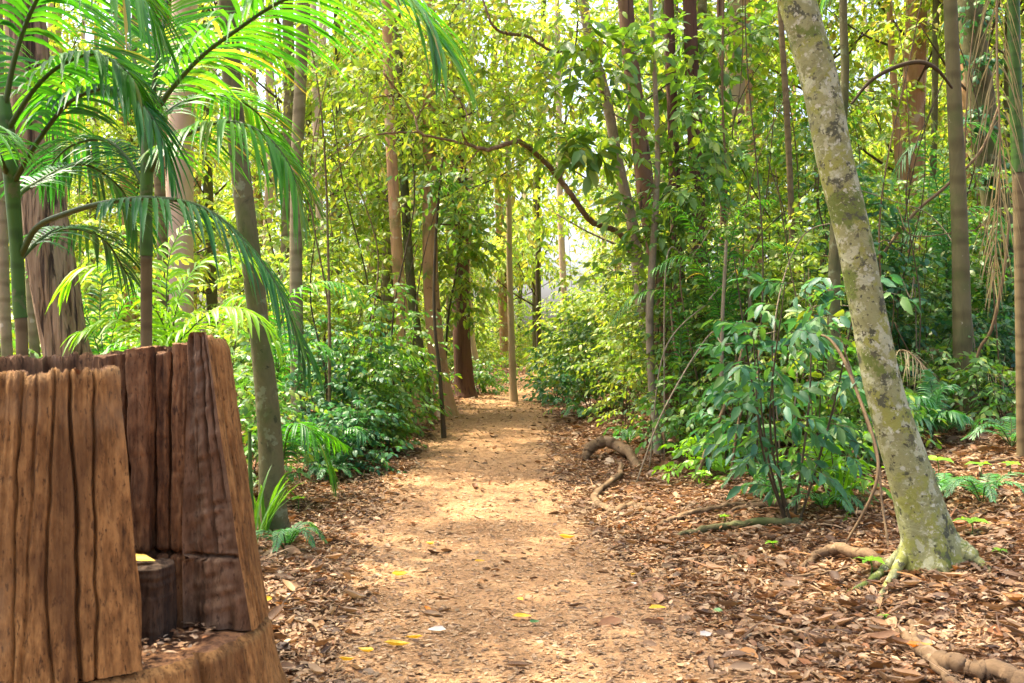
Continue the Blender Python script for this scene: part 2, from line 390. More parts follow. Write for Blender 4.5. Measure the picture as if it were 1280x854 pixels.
# ================================================================ setting
def soil(name, cols, bump=.5, s=5.0):
    m, nt, N = newmat(name); L = nt.links.new
    tc = N('ShaderNodeTexCoord')
    n = N('ShaderNodeTexNoise'); n.inputs['Scale'].default_value = s; n.inputs['Detail'].default_value = 10; n.inputs['Roughness'].default_value = .7
    n2 = N('ShaderNodeTexNoise'); n2.inputs['Scale'].default_value = .55; n2.inputs['Detail'].default_value = 4
    L(tc.outputs['Object'], n.inputs['Vector']); L(tc.outputs['Object'], n2.inputs['Vector'])
    r = ramp(N, [(.3 + .4 * i / (len(cols) - 1), c) for i, c in enumerate(cols)]); L(n.outputs['Fac'], r.inputs[0])
    r2 = ramp(N, [(.35, (.72, .68, .62)), (.65, (1.12, 1.1, 1.05))]); L(n2.outputs['Fac'], r2.inputs[0])
    x = N('ShaderNodeMix', data_type='RGBA', blend_type='MULTIPLY'); x.inputs[0].default_value = 1; L(r.outputs[0], x.inputs[6]); L(r2.outputs[0], x.inputs[7])
    b = N('ShaderNodeBsdfPrincipled'); b.inputs['Roughness'].default_value = .95; b.inputs['Specular IOR Level'].default_value = .15
    L(x.outputs[2], b.inputs['Base Color'])
    n3 = N('ShaderNodeTexNoise'); n3.inputs['Scale'].default_value = 40; n3.inputs['Detail'].default_value = 5; L(tc.outputs['Object'], n3.inputs['Vector'])
    bu = N('ShaderNodeBump'); bu.inputs['Strength'].default_value = bump; bu.inputs['Distance'].default_value = .02; L(n3.outputs['Fac'], bu.inputs['Height']); L(bu.outputs[0], b.inputs['Normal'])
    o = N('ShaderNodeOutputMaterial'); L(b.outputs[0], o.inputs[0])
    return m
M['soil'] = soil('forest_soil', [(.04, .02, .01), (.09, .042, .018), (.14, .068, .03)])
M['path'] = soil('orange_dirt', [(.19, .105, .05), (.29, .17, .085), (.37, .235, .125)], .6, 7)

def grid(xs, ys, zf):
    X, Y = np.meshgrid(xs, ys, indexing='ij')
    Z = zf(X, Y); v = np.stack([X, Y, Z], -1).reshape(-1, 3); n, m = X.shape
    i, j = np.meshgrid(np.arange(n - 1), np.arange(m - 1), indexing='ij')
    f = np.stack([i * m + j, (i + 1) * m + j, (i + 1) * m + j + 1, i * m + j + 1], -1).reshape(-1, 4)
    return v, f
far = np.geomspace(1, 390, 16)
xs = np.r_[-(14 + far[::-1]), np.arange(-14, 14.01, .09), 14 + far]
ys = np.r_[-(4 + far[::-1]), np.arange(-4, 36.01, .09), 36 + far]
mb = MB(); mb.add(*grid(xs, ys, ground)); kind(mb.obj('ground', M['soil']), 'structure')
# the path: its own sheet a little above the soil, ragged edges
ys = np.r_[np.arange(-3, 30, .05), np.arange(30, 45, .2)]
u = np.linspace(-1, 1, 31)
e = lambda side: np.interp(ys, [0, 5, 9, 20, 40], [1.02, 1.0, .86, .8, .85]) + .16 * vnoise(np.stack([ys * 1.3, 0 * ys + side * 7, 0 * ys], -1)) + .07 * vnoise(np.stack([ys * 6, 0 * ys + side * 3, 0 * ys], -1))
er, el = e(1), e(-1)
X = pathc(ys)[:, None] + np.where(u > 0, u * er[:, None], u * el[:, None]); Y = np.repeat(ys[:, None], 31, 1)
Z = ground(X, Y) + .018 - .014 * np.abs(u)[None] ** 6
n, m_ = X.shape
i, j = np.meshgrid(np.arange(n - 1), np.arange(m_ - 1), indexing='ij')
mb = MB(); mb.add(np.stack([X, Y, Z], -1), np.stack([i * m_ + j, i * m_ + j + 1, (i + 1) * m_ + j + 1, (i + 1) * m_ + j], -1).reshape(-1, 4))
kind(mb.obj('path', M['path']), 'structure')

# leaf litter: many loose leaves, nobody could count them
def scatter(n, x0, x1, y0, y1, dens):
    y = y0 * (y1 / y0) ** rng.random(n)          # denser towards the camera
    x = rng.uniform(x0, x1, n) + 0
    s = x - pathc(y)
    k = rng.random(n) < dens(s, y)
    return x[k], y[k], s[k]
def litter(mb, x, y, Ls, Wr, lift=.012, T=T8, mat=0, tilt=.35):
    n = len(x); z = ground(x, y)
    a = rng.uniform(0, 2 * PI, n)
    d = np.stack([np.cos(a), np.sin(a), rng.normal(0, tilt * .5, n)], -1)
    up = np.stack([rng.normal(0, tilt, n), rng.normal(0, tilt, n), np.ones(n)], -1)
    pos = np.stack([x, y, z + lift * rng.uniform(.6, 2.0, n)], -1)
    leaves(mb, pos - d * Ls[:, None] * .5, d, up, Ls, Ls * Wr, T, mat, rng.normal(.0, .6, n))
mb = MB()
bank = lambda s, y: np.clip((np.abs(s) - np.interp(y, [4, 9], [.62, .48])) / .75, .05, 1) * np.where(s > 0, 1, np.clip((4.5 + s), .1, 1))
x, y, s = scatter(95000, -3.4, 6.5, 3.4, 15, bank)
litter(mb, x, y, rng.gamma(3.3, .0175, len(x)).clip(.018, .17), rng.uniform(.2, .48, len(x)), tilt=.36)
x, y, s = scatter(60000, -3.4, 5.5, 3.4, 11, bank)
litter(mb, x, y, rng.gamma(3, .01, len(x)).clip(.01, .06), rng.uniform(.2, .6, len(x)), .016, T6, tilt=.45)
x, y, s = scatter(5200, -3.4, 6, 3.4, 12, bank)           # bits of twig and bark strip
litter(mb, x, y, rng.gamma(3, .05, len(x)).clip(.05, .4), rng.uniform(.025, .06, len(x)), .024, T6, tilt=.25)
x, y, s = scatter(26000, -5, 13, 15, 30, bank)
litter(mb, x, y, rng.uniform(.07, .16, len(x)), rng.uniform(.35, .55, len(x)), T=T4)
x, y, s = scatter(12000, -14, 14, -2.5 + 4, 3.4, bank)
litter(mb, x, y, rng.uniform(.05, .11, len(x)), rng.uniform(.3, .5, len(x)), T=T6)
x, y, s = scatter(36000, -10, -3.2, 3.0, 16, lambda s, y: np.full(len(s), 1.))
litter(mb, x, y, rng.uniform(.06, .15, len(x)), rng.uniform(.3, .5, len(x)), T=T4)
x, y, s = scatter(16000, 6.3, 13, 4.0, 15, lambda s, y: np.full(len(s), 1.))
litter(mb, x, y, rng.uniform(.06, .15, len(x)), rng.uniform(.3, .5, len(x)), T=T4)
lit = kind(mb.obj('leaf_litter', M['litter']), 'stuff'); lit['label'] = 'brown fallen leaves carpeting both banks of the path'
mb = MB()
onp = lambda s, y: np.exp(-(np.clip(np.abs(s) - .68, 0, 9) / .35) ** 2)
x, y, s = scatter(150000, -1.9, 1.7, 3.5, 16, onp)
litter(mb, x, y, rng.gamma(2.4, .0082, len(x)).clip(.006, .075), rng.uniform(.22, .6, len(x)), .013, T6, 0, .22)
x, y, s = scatter(9000, -1.7, 3, 16, 30, onp)
litter(mb, x, y, rng.uniform(.03, .08, len(x)), rng.uniform(.3, .6, len(x)), .02, T4)
lit = kind(mb.obj('path_mulch', M['chips']), 'stuff'); lit['label'] = 'broken leaf fragments trodden into the orange dirt path'

# single coloured leaves that stand out on the ground
def fallen(px, py, Lm, mat, ang, label, grp, w=.34, T=T8):
    d = gh(px, py); p = P(px, py, d); z = gz(p[0], p[1]) + .034
    mb = MB(); a = math.radians(ang); dd = np.array([[math.cos(a), math.sin(a), .06]])
    c = np.array([[p[0], p[1], z]])
    leaves(mb, c - dd * Lm / 2, dd, np.array([[rng.normal(0, .25), -.25 + rng.normal(0, .2), 1.]]), np.array([Lm]), np.array([Lm * w]), T, 0, np.array([rng.uniform(.3, 1.1)]))
    o = mb.obj('fallen_leaf', M[mat], None, (p[0], p[1], z)); tag(o, label, 'leaf', grp)
Y_ = 'yellow leaves fallen on the path'
for a in [(497, 816, .13, 'yellow', 5, 'long bright yellow leaf flat on the path, largest of the three nearest the stump'),
          (517, 808, .09, 'yellow', 170, 'short yellow leaf touching the far side of the longest yellow leaf on path'),
          (457, 825, .10, 'yellow', 150, 'yellow leaf on the path between the longest yellow leaf and the leftmost one'),
          (434, 836, .075, 'yellow', 10, 'small yellow leaf on the path closest to the foot of the stump'),
          (653, 780, .105, 'yellow', 8, 'golden yellow leaf lying in the middle of the path above the cluster of three'),
          (650, 757, .075, 'yellow', 120, 'small yellow leaf lying crosswise in mid path just beyond a longer one'),
          (709, 679, .125, 'yellow', 3, 'yellow leaf on the right side of path near the twisted ground root'),
          (600, 709, .075, 'yellow', 15, 'little orange yellow leaf alone in the centre of the path, halfway up'),
          (537, 687, .10, 'yellow', 130, 'yellow leaf standing on edge on the left half of the path'),
          (500, 727, .12, 'yellow', 30, 'narrow olive yellow leaf on the left half of path, tilted up'),
          (822, 768, .115, 'yellow', 20, 'yellow leaf among brown litter right of the path edge'),
          (791, 727, .07, 'yellow', 60, 'small yellow leaf at the right path margin beside a white leaf'),
          (334, 758, .11, 'yellow', 70, 'mustard yellow leaf in brown litter right beside the stump')]: fallen(*a[:6], Y_)
fallen(534, 769, .07, 'orange', 80, 'curled orange leaf standing up in the middle of the path', 'orange leaves on the ground', .6)
fallen(1150, 822, .13, 'orange', 10, 'orange brown leaf beside the big root at the bottom right corner', 'orange leaves on the ground', .4)
fallen(882, 803, .085, 'palegrey', 35, 'pale grey leaf lying right of the path near the bottom', 'pale leaves on the ground', .55)
fallen(792, 738, .07, 'palegrey', 100, 'small white leaf at the right margin of the path', 'pale leaves on the ground', .5)
fallen(546, 797, .10, 'palegrey', 170, 'dull white leaf on the path beyond the yellow cluster', 'pale leaves on the ground', .4)
fallen(897, 772, .06, 'greenfallen', 150, 'teal green fallen leaf among brown litter right of path', 'green leaves on the ground', .6)
fallen(668, 788, .06, 'greenfallen', 20, 'small green leaf beside the golden yellow leaf mid path', 'green leaves on the ground', .4)
# ================================================================ the hollow stump
def oldwood(name, dark, mid, light, stain, grey, fibre=70., bump=1.0):
    m, nt, N = newmat(name); L = nt.links.new
    tc = N('ShaderNodeTexCoord')
    def ns(scale, det, rough=.6, loc=(0, 0, 0)):
        mp = N('ShaderNodeMapping'); mp.inputs['Scale'].default_value = scale; mp.inputs['Location'].default_value = loc; L(tc.outputs['Object'], mp.inputs[0])
        n = N('ShaderNodeTexNoise'); n.inputs['Scale'].default_value = 1; n.inputs['Detail'].default_value = det; n.inputs['Roughness'].default_value = rough; L(mp.outputs[0], n.inputs['Vector']); return n.outputs['Fac']
    f, g, bl, gr = ns((fibre, fibre, 2.2), 5), ns((17, 17, .7), 7, .65), ns((3.2, 3.2, 1.4), 6, .6, (3, 1, 2)), ns((2.2, 2.2, 2.2), 5, .6, (9, 4, 7))
    a1 = N('ShaderNodeMath', operation='MULTIPLY_ADD'); L(f, a1.inputs[0]); a1.inputs[1].default_value = .25
    a0 = N('ShaderNodeMath', operation='MULTIPLY'); L(g, a0.inputs[0]); a0.inputs[1].default_value = .35; 
    iso = ns((34, 34, 13), 6, .65, (5, 2, 8)); a2 = N('ShaderNodeMath', operation='MULTIPLY_ADD'); L(iso, a2.inputs[0]); a2.inputs[1].default_value = .4; L(a0.outputs[0], a2.inputs[2]); L(a2.outputs[0], a1.inputs[2])
    r = ramp(N, [(.36, dark), (.47, mid), (.56, light), (.66, mid)]); L(a1.outputs[0], r.inputs[0]); col = r.outputs[0]
    pit = ns((95, 95, 26), 4, .7, (1, 7, 3))
    for src, lo, hi, cc, am in ((pit, .575, .64, dark, .8), (bl, .50, .66, stain, .75), (gr, .55, .70, grey, .6)):
        rr = ramp(N, [(lo, (0, 0, 0)), (hi, (am, am, am))]); L(src, rr.inputs[0])
        x = N('ShaderNodeMix', data_type='RGBA', blend_type='MIX'); L(rr.outputs[0], x.inputs[0]); L(col, x.inputs[6]); x.inputs[7].default_value = (*cc, 1); col = x.outputs[2]
    b = N('ShaderNodeBsdfPrincipled'); b.inputs['Roughness'].default_value = .85; b.inputs['Specular IOR Level'].default_value = .2; L(col, b.inputs['Base Color'])
    bu = N('ShaderNodeBump'); bu.inputs['Strength'].default_value = bump; bu.inputs['Distance'].default_value = .02; L(a1.outputs[0], bu.inputs['Height']); L(bu.outputs[0], b.inputs['Normal'])
    o = N('ShaderNodeOutputMaterial'); L(b.outputs[0], o.inputs[0]); return m
M['weathered'] = oldwood('weathered_stump_wood', (.03, .014, .005), (.18, .086, .025), (.33, .172, .055), (.075, .034, .011), (.23, .15, .075))
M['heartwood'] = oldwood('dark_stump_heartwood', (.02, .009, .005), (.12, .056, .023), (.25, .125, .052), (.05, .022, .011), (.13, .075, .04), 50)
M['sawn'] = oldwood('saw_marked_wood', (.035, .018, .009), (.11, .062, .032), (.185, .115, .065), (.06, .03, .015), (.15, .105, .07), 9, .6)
M['shade_ledge'] = oldwood('shade_darkened_ledge_wood', (.012, .008, .005), (.04, .024, .013), (.08, .05, .028), (.02, .012, .008), (.06, .042, .028), 40)  # brown ledge wood, its colour darkened for the shade inside the hollow
SX, SY = -1.45, 3.22
Rz = lambda z: np.interp(z, [0, .4, .82, 1.16, 1.5], [.82, .675, .60, .55, .505])
crk = np.array([-150, -133, -118, -101, -86, -74, -63, -30, -2, 14, 27, 40, 58, 75, 95, 120, 150, 175, 200, 222]) * PI / 180
def crack(th, z, c, dep, w, ph=0.):
    out = 0 * th
    for k, a in enumerate(c):
        wob = ((.026 * vnoise(np.stack([z.ravel() * 2.2, 0 * z.ravel() + k * 5 + ph + .5, 0 * z.ravel()], -1)) + .008 * vnoise(np.stack([z.ravel() * 13, 0 * z.ravel() + k * 3 + ph, 0 * z.ravel()], -1))) + 0 * vnoise(np.stack([z.ravel() * 3, 0 * z.ravel() + k * 5 + ph, 0 * z.ravel()], -1))).reshape(z.shape)
        dd = np.angle(np.exp(1j * (th - a - wob)))
        amp = dep * (.55 + .45 * np.sin(k * 2.1 + ph))
        out = out - amp * np.exp(-(dd / w) ** 2)
    return out
def wood(th, z, lat, zs, seed=0.):
    q = np.stack([np.cos(th) * lat, np.sin(th) * lat, z * zs + seed], -1).reshape(-1, 3)
    return fbm(q, 4).reshape(th.shape)
stump = thing('hollow_stump', 'big weathered hollow tree stump with an open cut side showing dark staves', 'tree stump', (SX, SY, gz(SX, SY)))
# base drum
ZB = .585
def drum():
    mb = MB(); th = np.linspace(0, 2 * PI, 721)[:-1]; z = np.r_[np.linspace(-.12, ZB - .02, 60), ZB]
    TH, Z = np.meshgrid(th, z, indexing='ij')
    r = Rz(Z) + .014 * wood(TH, Z, 5, 1.2) + .012 * wood(TH, Z, 22, 1.5, 4) + crack(TH, Z, crk, .036, .02) + .05 * np.sin(3 * TH + .6) * np.clip(.5 - Z, 0, .5)
    r[:, -1] -= .02
    v = np.stack([SX + r * np.cos(TH), SY + r * np.sin(TH), Z], -1)
    n, m = TH.shape; i, j = np.meshgrid(np.arange(n), np.arange(m - 1), indexing='ij'); i2 = (i + 1) % n
    mb.add(v, np.stack([i * m + j, i2 * m + j, i2 * m + j + 1, i * m + j + 1], -1).reshape(-1, 4), 0)
    # the inner floor, uneven, with radial splits
    rr = np.linspace(1, 0.02, 40); T2, Q = np.meshgrid(th, rr, indexing='ij'); R2 = (r[:, -1:]) * Q
    x, y = R2 * np.cos(T2), R2 * np.sin(T2)
    zf = ZB + .012 * fbm(np.stack([x * 9, y * 9, 0 * x], -1).reshape(-1, 3), 4).reshape(x.shape) - .03 * (Q < .985) * np.exp(-((vnoise(np.stack([x * 4, y * 4, 0 * x], -1).reshape(-1, 3)).reshape(x.shape)) / .05) ** 2)
    zf[:, 0] = ZB
    mb.add(np.stack([SX + x, SY + y, zf], -1), np.stack([i[:, :39] * 40 + j[:, :39], i2[:, :39] * 40 + j[:, :39], i2[:, :39] * 40 + j[:, :39] + 1, i[:, :39] * 40 + j[:, :39] + 1], -1).reshape(-1, 4), 1)
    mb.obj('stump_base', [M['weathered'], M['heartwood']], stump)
drum()
def wall():
    mb = MB(); n = 1500; s = np.linspace(0, 1, n); f = np.unique(np.r_[np.linspace(0, 1, 130), np.linspace(.24, .285, 16)])
    S, Fz = np.meshgrid(s, f, indexing='ij')
    th0 = -9 * PI / 180
    zrough = ZB + .01 + Fz * .9
    th1 = (312 + 1 * (1.4 - zrough) + 1.6 * vnoise(np.stack([zrough.ravel() * 5, 0 * zrough.ravel(), 0 * zrough.ravel()], -1)).reshape(zrough.shape)) * PI / 180
    TH = th0 + (th1 - th0) * S
    th = TH[:, -1]
    deg = np.degrees(th)
    base = np.interp(deg, [-9, 12, 14, 30, 70, 110, 180, 215, 225, 236, 312], [1.505, 1.505, 1.465, 1.47, 1.45, 1.44, 1.43, 1.42, 1.405, 1.402, 1.402])
    stave = np.searchsorted(np.sort(np.mod(crk, 2 * PI)), np.mod(th, 2 * PI))
    top = base + .016 * np.sin(stave * 12.9898) + .007 * vnoise(np.stack([th * 9, 0 * th, 0 * th], -1)) + .008 * vnoise(np.stack([th * 40, 0 * th, 0 * th], -1)) + .008 * np.abs(vnoise(np.stack([th * 130, 0 * th, 0 * th], -1)))
    Z = ZB + .008 + (top[:, None] - ZB - .008) * Fz
    ro = Rz(Z) + .012 * wood(TH, Z, 5, 1.2) + .012 * wood(TH, Z, 22, 1.5, 4) + .005 * wood(TH, Z, 60, 5, 9) + crack(TH, Z, crk, .065, .0075) + crack(TH, Z, crk + .09, .03, .006, 2.3) + crack(TH, Z, crk - .06, .02, .0055, 4.1)
    thick = np.interp(deg, [-9, 25, 60, 180, 230, 312], [.125, .125, .13, .13, .10, .10])[:, None]
    ri = Rz(np.full_like(Z, 1.2)) - thick + .02 * wood(TH, Z, 7, 1.4, 2) + .012 * wood(TH, Z, 20, 3, 7) - crack(TH, Z, crk, .06, .035, 1.7)
    groove = np.exp(-((Z - .822 - .01 * np.sin(TH * 6)) / .006) ** 2) * (np.cos(TH - .5) > -.2)
    ri = ri + groove * .03
    edge = np.clip((1 - Fz) / .03, 0, 1) ** .5
    ro = ro - (1 - edge) * .014; ri = ri + (1 - edge) * .014
    vo = np.stack([SX + ro * np.cos(TH), SY + ro * np.sin(TH), Z], -1); vi = np.stack([SX + ri * np.cos(TH), SY + ri * np.sin(TH), Z], -1)
    m = len(f); i, j = np.meshgrid(np.arange(n - 1), np.arange(m - 1), indexing='ij')
    q = np.stack([i * m + j, (i + 1) * m + j, (i + 1) * m + j + 1, i * m + j + 1], -1).reshape(-1, 4)
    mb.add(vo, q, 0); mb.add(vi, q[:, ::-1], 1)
    k = 9; w = np.linspace(0, 1, k)[None, :, None]
    # top
    t = vo[:, -1][:, None] * (1 - w) + vi[:, -1][:, None] * w
    t[:, 1:-1, 2] += .006 * vnoise(t[:, 1:-1].reshape(-1, 3) * np.array([40, 40, 1])).reshape(n, k - 2) - .004
    i, j = np.meshgrid(np.arange(n - 1), np.arange(k - 1), indexing='ij')
    mb.add(t, np.stack([i * k + j, (i + 1) * k + j, (i + 1) * k + j + 1, i * k + j + 1], -1).reshape(-1, 4), 1)
    # the two cut ends of the ring
    for e, flip in ((0, 1), (n - 1, 0)):
        k2 = 40; w2 = np.linspace(0, 1, k2)[None, :, None]
        a = vo[e][:, None] * (1 - w2) + vi[e][:, None] * w2
        T = np.array([-math.sin(TH[e, 0]), math.cos(TH[e, 0]), 0]) * (1 if e == 0 else -1)
        zz = a[..., 2]; ww = np.repeat(w2[..., 0], len(a), 0)
        d = .0055 * vnoise(np.stack([ww * 3 + zz * 3, zz * 60 + ww * 3, 0 * zz], -1).reshape(-1, 3)).reshape(zz.shape) + .008 * vnoise(np.stack([ww * 4, zz * 3, 0 * zz + 5], -1).reshape(-1, 3)).reshape(zz.shape)
        gap = .42 + .05 * vnoise(np.stack([zz * 4, 0 * zz, 0 * zz], -1).reshape(-1, 3)).reshape(zz.shape)
        d = d + .03 * np.exp(-((ww - gap) / .035) ** 2) * (zz > .83) + .026 * np.exp(-((ww - gap * .45 + .02) / .022) ** 2) * (zz > 1.0) + .022 * np.exp(-((ww - gap - .27) / .02) ** 2) * (zz < 1.25) + .02 * fbm(np.stack([ww * 6, zz * 5, 0 * zz + 3], -1).reshape(-1, 3), 4).reshape(zz.shape) + .028 * np.exp(-((zz - .822) / .006) ** 2) + .05 * np.clip(ww - .62, 0, 1)
        d = d * np.minimum(1, 8 * ww * (1 - ww) + .0)
        a = a + T * d[..., None]
        i, j = np.meshgrid(np.arange(m - 1), np.arange(k2 - 1), indexing='ij')
        qq = np.stack([i * k2 + j, (i + 1) * k2 + j, (i + 1) * k2 + j + 1, i * k2 + j + 1], -1).reshape(-1, 4)
        mb.add(a, qq if flip else qq[:, ::-1], 2)
    mb.obj('stump_wall', [M['weathered'], M['heartwood'], M['sawn']], stump)
wall()
def block(x0, x1, y0, y1, z0, z1, mats, name, seed):
    """an uneven block of wood left standing inside"""
    mb = MB(); N = 26; u = np.linspace(-1, 1, N)
    for ax in range(3):
        for sg in (-1, 1):
            A, B = np.meshgrid(u, u, indexing='ij'); p = np.zeros((N, N, 3)); o = [k for k in range(3) if k != ax]
            p[..., ax] = sg; p[..., o[0]] = A; p[..., o[1]] = B
            rnd = p / np.maximum(1, (np.abs(p) ** 9).sum(-1, keepdims=True) ** (1 / 9.))
            c = np.array([(x0 + x1) / 2, (y0 + y1) / 2, (z0 + z1) / 2]) + rnd * np.array([x1 - x0, y1 - y0, z1 - z0]) / 2
            c = c + (fbm(c.reshape(-1, 3) * 9 + seed, 4).reshape(N, N, 1)) * .012 * rnd
            i, j = np.meshgrid(np.arange(N - 1), np.arange(N - 1), indexing='ij')
            q = np.stack([i * N + j, (i + 1) * N + j, (i + 1) * N + j + 1, i * N + j + 1], -1).reshape(-1, 4)
            mb.add(c, q if (sg > 0) == (ax != 1) else q[:, ::-1], 0)
    mb.obj(name, mats, stump)
def stave(x0, x1, y0, y1, z0, z1, seed, mat='heartwood'):
    """a rough upright slab of heartwood left inside, sawn across at the ledge's height"""
    mb = MB(); A, B = 28, 150
    for ax, sg in ((0, -1), (0, 1), (1, -1), (1, 1), (2, 1)):
        u = np.linspace(-1, 1, A); w = np.linspace(-1, 1, B if ax != 2 else A)
        U, Wv = np.meshgrid(u, w, indexing='ij'); p = np.zeros(U.shape + (3,)); o = [k for k in range(3) if k != ax]
        p[..., ax] = sg; p[..., o[0]] = U; p[..., o[1]] = Wv
        q = p.copy(); rr = np.maximum(1, (np.abs(p[..., :2]) ** 8).sum(-1, keepdims=True) ** (1 / 8.)); q[..., :2] = p[..., :2] / rr
        c = np.array([(x0 + x1) / 2, (y0 + y1) / 2, (z0 + z1) / 2]) + q * np.array([x1 - x0, y1 - y0, z1 - z0]) / 2
        f = c.reshape(-1, 3)
        n1 = (fbm(f * np.array([16, 16, 2.2]) + seed, 4) * .022 + np.abs(fbm(f * np.array([45, 45, 5]) + seed, 3)) * .014 + vnoise(f * np.array([3, 3, 75]) + seed) * .0022).reshape(U.shape)
        n1 = n1 - .02 * np.exp(-((c[..., 2] - .822) / .007) ** 2)
        h = q * np.array([1, 1, 0]); h = h / np.maximum(np.linalg.norm(h, axis=-1, keepdims=True), .5)
        c = c + h * n1[..., None]
        c[..., 2] += (p[..., 2] > .99) * (fbm(f * np.array([30, 30, 1]) + seed, 3) * .016).reshape(U.shape)
        m = U.shape[1]; i, j = np.meshgrid(np.arange(A - 1), np.arange(m - 1), indexing='ij')
        qd = np.stack([i * m + j, (i + 1) * m + j, (i + 1) * m + j + 1, i * m + j + 1], -1).reshape(-1, 4)
        mb.add(c, qd if (sg > 0) == (ax != 1) else qd[:, ::-1], 0)
    mb.obj('stave', M[mat], stump)
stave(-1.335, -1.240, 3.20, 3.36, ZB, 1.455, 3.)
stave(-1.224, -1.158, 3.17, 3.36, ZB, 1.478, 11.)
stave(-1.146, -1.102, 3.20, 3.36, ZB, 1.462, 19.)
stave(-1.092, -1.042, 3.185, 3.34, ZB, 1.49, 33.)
stave(-1.24, -1.06, 2.99, 3.15, ZB - .02, .815, 27., 'shade_ledge')
# a yellow leaf on the ledge
p = np.array([-1.13, 3.05, .832]); mb = MB()
leaves(mb, p[None] - [[.05, 0, 0]], np.array([[1., .1, 0]]), np.array([[0, -.5, 1.]]), np.array([.085]), np.array([.035]), T8, 0, np.array([.2]))
tag(mb.obj('fallen_leaf', M['yellow'], None, p), 'yellow leaf resting on the dark ledge inside the stump', 'leaf', Y_)

x = rng.uniform(-1.38, -.93, 420); y = rng.uniform(2.70, 3.2, 420)
k = np.hypot(x - SX, y - SY) < .60; x, y = x[k], y[k]; mb = MB(); n = len(x); a = rng.uniform(0, 6.28, n)
leaves(mb, np.stack([x, y, np.full(n, ZB + .022)], -1), np.stack([np.cos(a), np.sin(a), 0 * a + .05], -1), np.stack([rng.normal(0, .3, n), rng.normal(0, .3, n), 0 * a + 1], -1), rng.uniform(.012, .05, n), rng.uniform(.008, .018, n), T6)
o = kind(mb.obj('leaf_debris', M['litter']), 'stuff'); o['label'] = 'brown leaf crumbs on the floor of the hollow stump'
# ================================================================ canopy and crown meshes that are shared
def canopy_mesh(name, mat, r=(2.6, 2.6, 1.5), nb=9, ns=46):
    mb = MB(); blob_crown(mb, (0, 0, 1.2), r, nb, .95, ns, .6, 10, .17, .075, T4, .3, .3, lambda b: np.array([0, 0, -.6]), .05)
    return mb.mesh(name, [mat, M['twig']])
CAN = [canopy_mesh('canopy', M['far2']), canopy_mesh('canopy', M['far'], (3.0, 2.4, 1.3), 10), canopy_mesh('canopy', M['far2'], (2.2, 2.8, 1.7), 8)]

def topcrown(t, top, k, s=1.0):
    loc = np.asarray(top) - np.array(t.location)
    child('crown', CAN[k % 3], t, tuple(loc), k * 1.7, (s, s, s))

def trunk_tree(name, label, cat, pts, bark, H=None, d=None, base=None, group=None, sides=16, amp=.06, lat=6, flare=.35, ridge=0, rampl=0, topk=None, tops=1.0, n=90, part='trunk'):
    """pts: (px, py, width px, extra depth) from the foot up; the first one stands on the ground"""
    pts = [tuple(p) + (0,) * (4 - len(p)) for p in pts]
    if d is None: d = gh(*pts[0][:2])
    C = [P(p[0], p[1], d + p[3]) for p in pts]; R = [p[2] / F * (d + p[3]) / 2 for p in pts]
    g = gz(C[0][0], C[0][1])
    if C[0][2] > g + .05:                                # foot hidden: run the trunk straight down to the soil
        k = C[0] - C[1]; k = k / -k[2] if k[2] < -.05 else np.array([0, 0, -1.])
        f = C[0] + k * (C[0][2] - g) * np.array([.8, .8, 1]); f[2] = gz(f[0], f[1])
        C.insert(0, f); R.insert(0, R[0] * 1.05)
    else: C[0][2] = g
    foot = C[0].copy()
    C.insert(0, C[0] + (C[0] - C[1]) * .12 / max(.1, np.linalg.norm(C[0] - C[1]))); R.insert(0, R[0])
    if H:
        k = unit(C[-1] - C[-3]); k = unit(k + np.array([0, 0, .8]))
        up = (H - C[-1][2]) / k[2]
        if up > .5:
            C += [C[-1] + k * up * .5, C[-1] + k * up]; R += [R[-1] * .85, R[-1] * .6]
    C = np.array(C); p = catmull(C, n); r = np.interp(np.linspace(0, 1, n), np.linspace(0, 1, len(R)), R)
    r = r * (1 + flare * np.exp(-np.clip(p[:, 2] - foot[2], 0, 99) / .16))
    t = thing(name, label, cat, foot, group)
    mb = MB(); tube(mb, p, r, sides, 0, bark_rad(amp, 1.2, lat, ridge, rampl)); mb.obj(part, M[bark], t)
    t_top = p[-1]
    if topk is not None: topcrown(t, t_top, topk, tops)
    return t, p
def foliage(t, blobs, mat, LL, LW, T=T6, nl=9, SL=.4, droop=.3, hang=.35, limb=None, name='crown', tr=.004, lr=.014):
    """blobs: (px, py, depth, radius, sprays); limb: the trunk's curve the limbs grow from"""
    mb = MB()
    for (x, y, d, r, n) in blobs:
        b = P(x, y, d); dd = ball(n); dd[:, 2] = dd[:, 2] * .8 + .08
        q = b + dd * r * (rng.uniform(.1, 1, (n, 1)) ** .6) * np.array([1.1, 1.1, .85])
        sprays(mb, q - dd * SL * .4, unit(dd + rng.normal(0, .4, (n, 3))), SL * rng.uniform(.6, 1.25, n), nl, LL, LW, T, droop, 0, 1, tr, hang)
        if limb is not None:
            k = np.argmin(np.linalg.norm(limb - (b - UP * np.linalg.norm(limb - b, axis=1).min() * .5), axis=1)); a = limb[k]
            tube(mb, catmull([a, (a + b) / 2 + rng.normal(0, .1, 3), b], 8), np.linspace(lr, lr * .35, 8), 5, 1)
    return mb.obj(name, [M[mat], M['twig']], t)

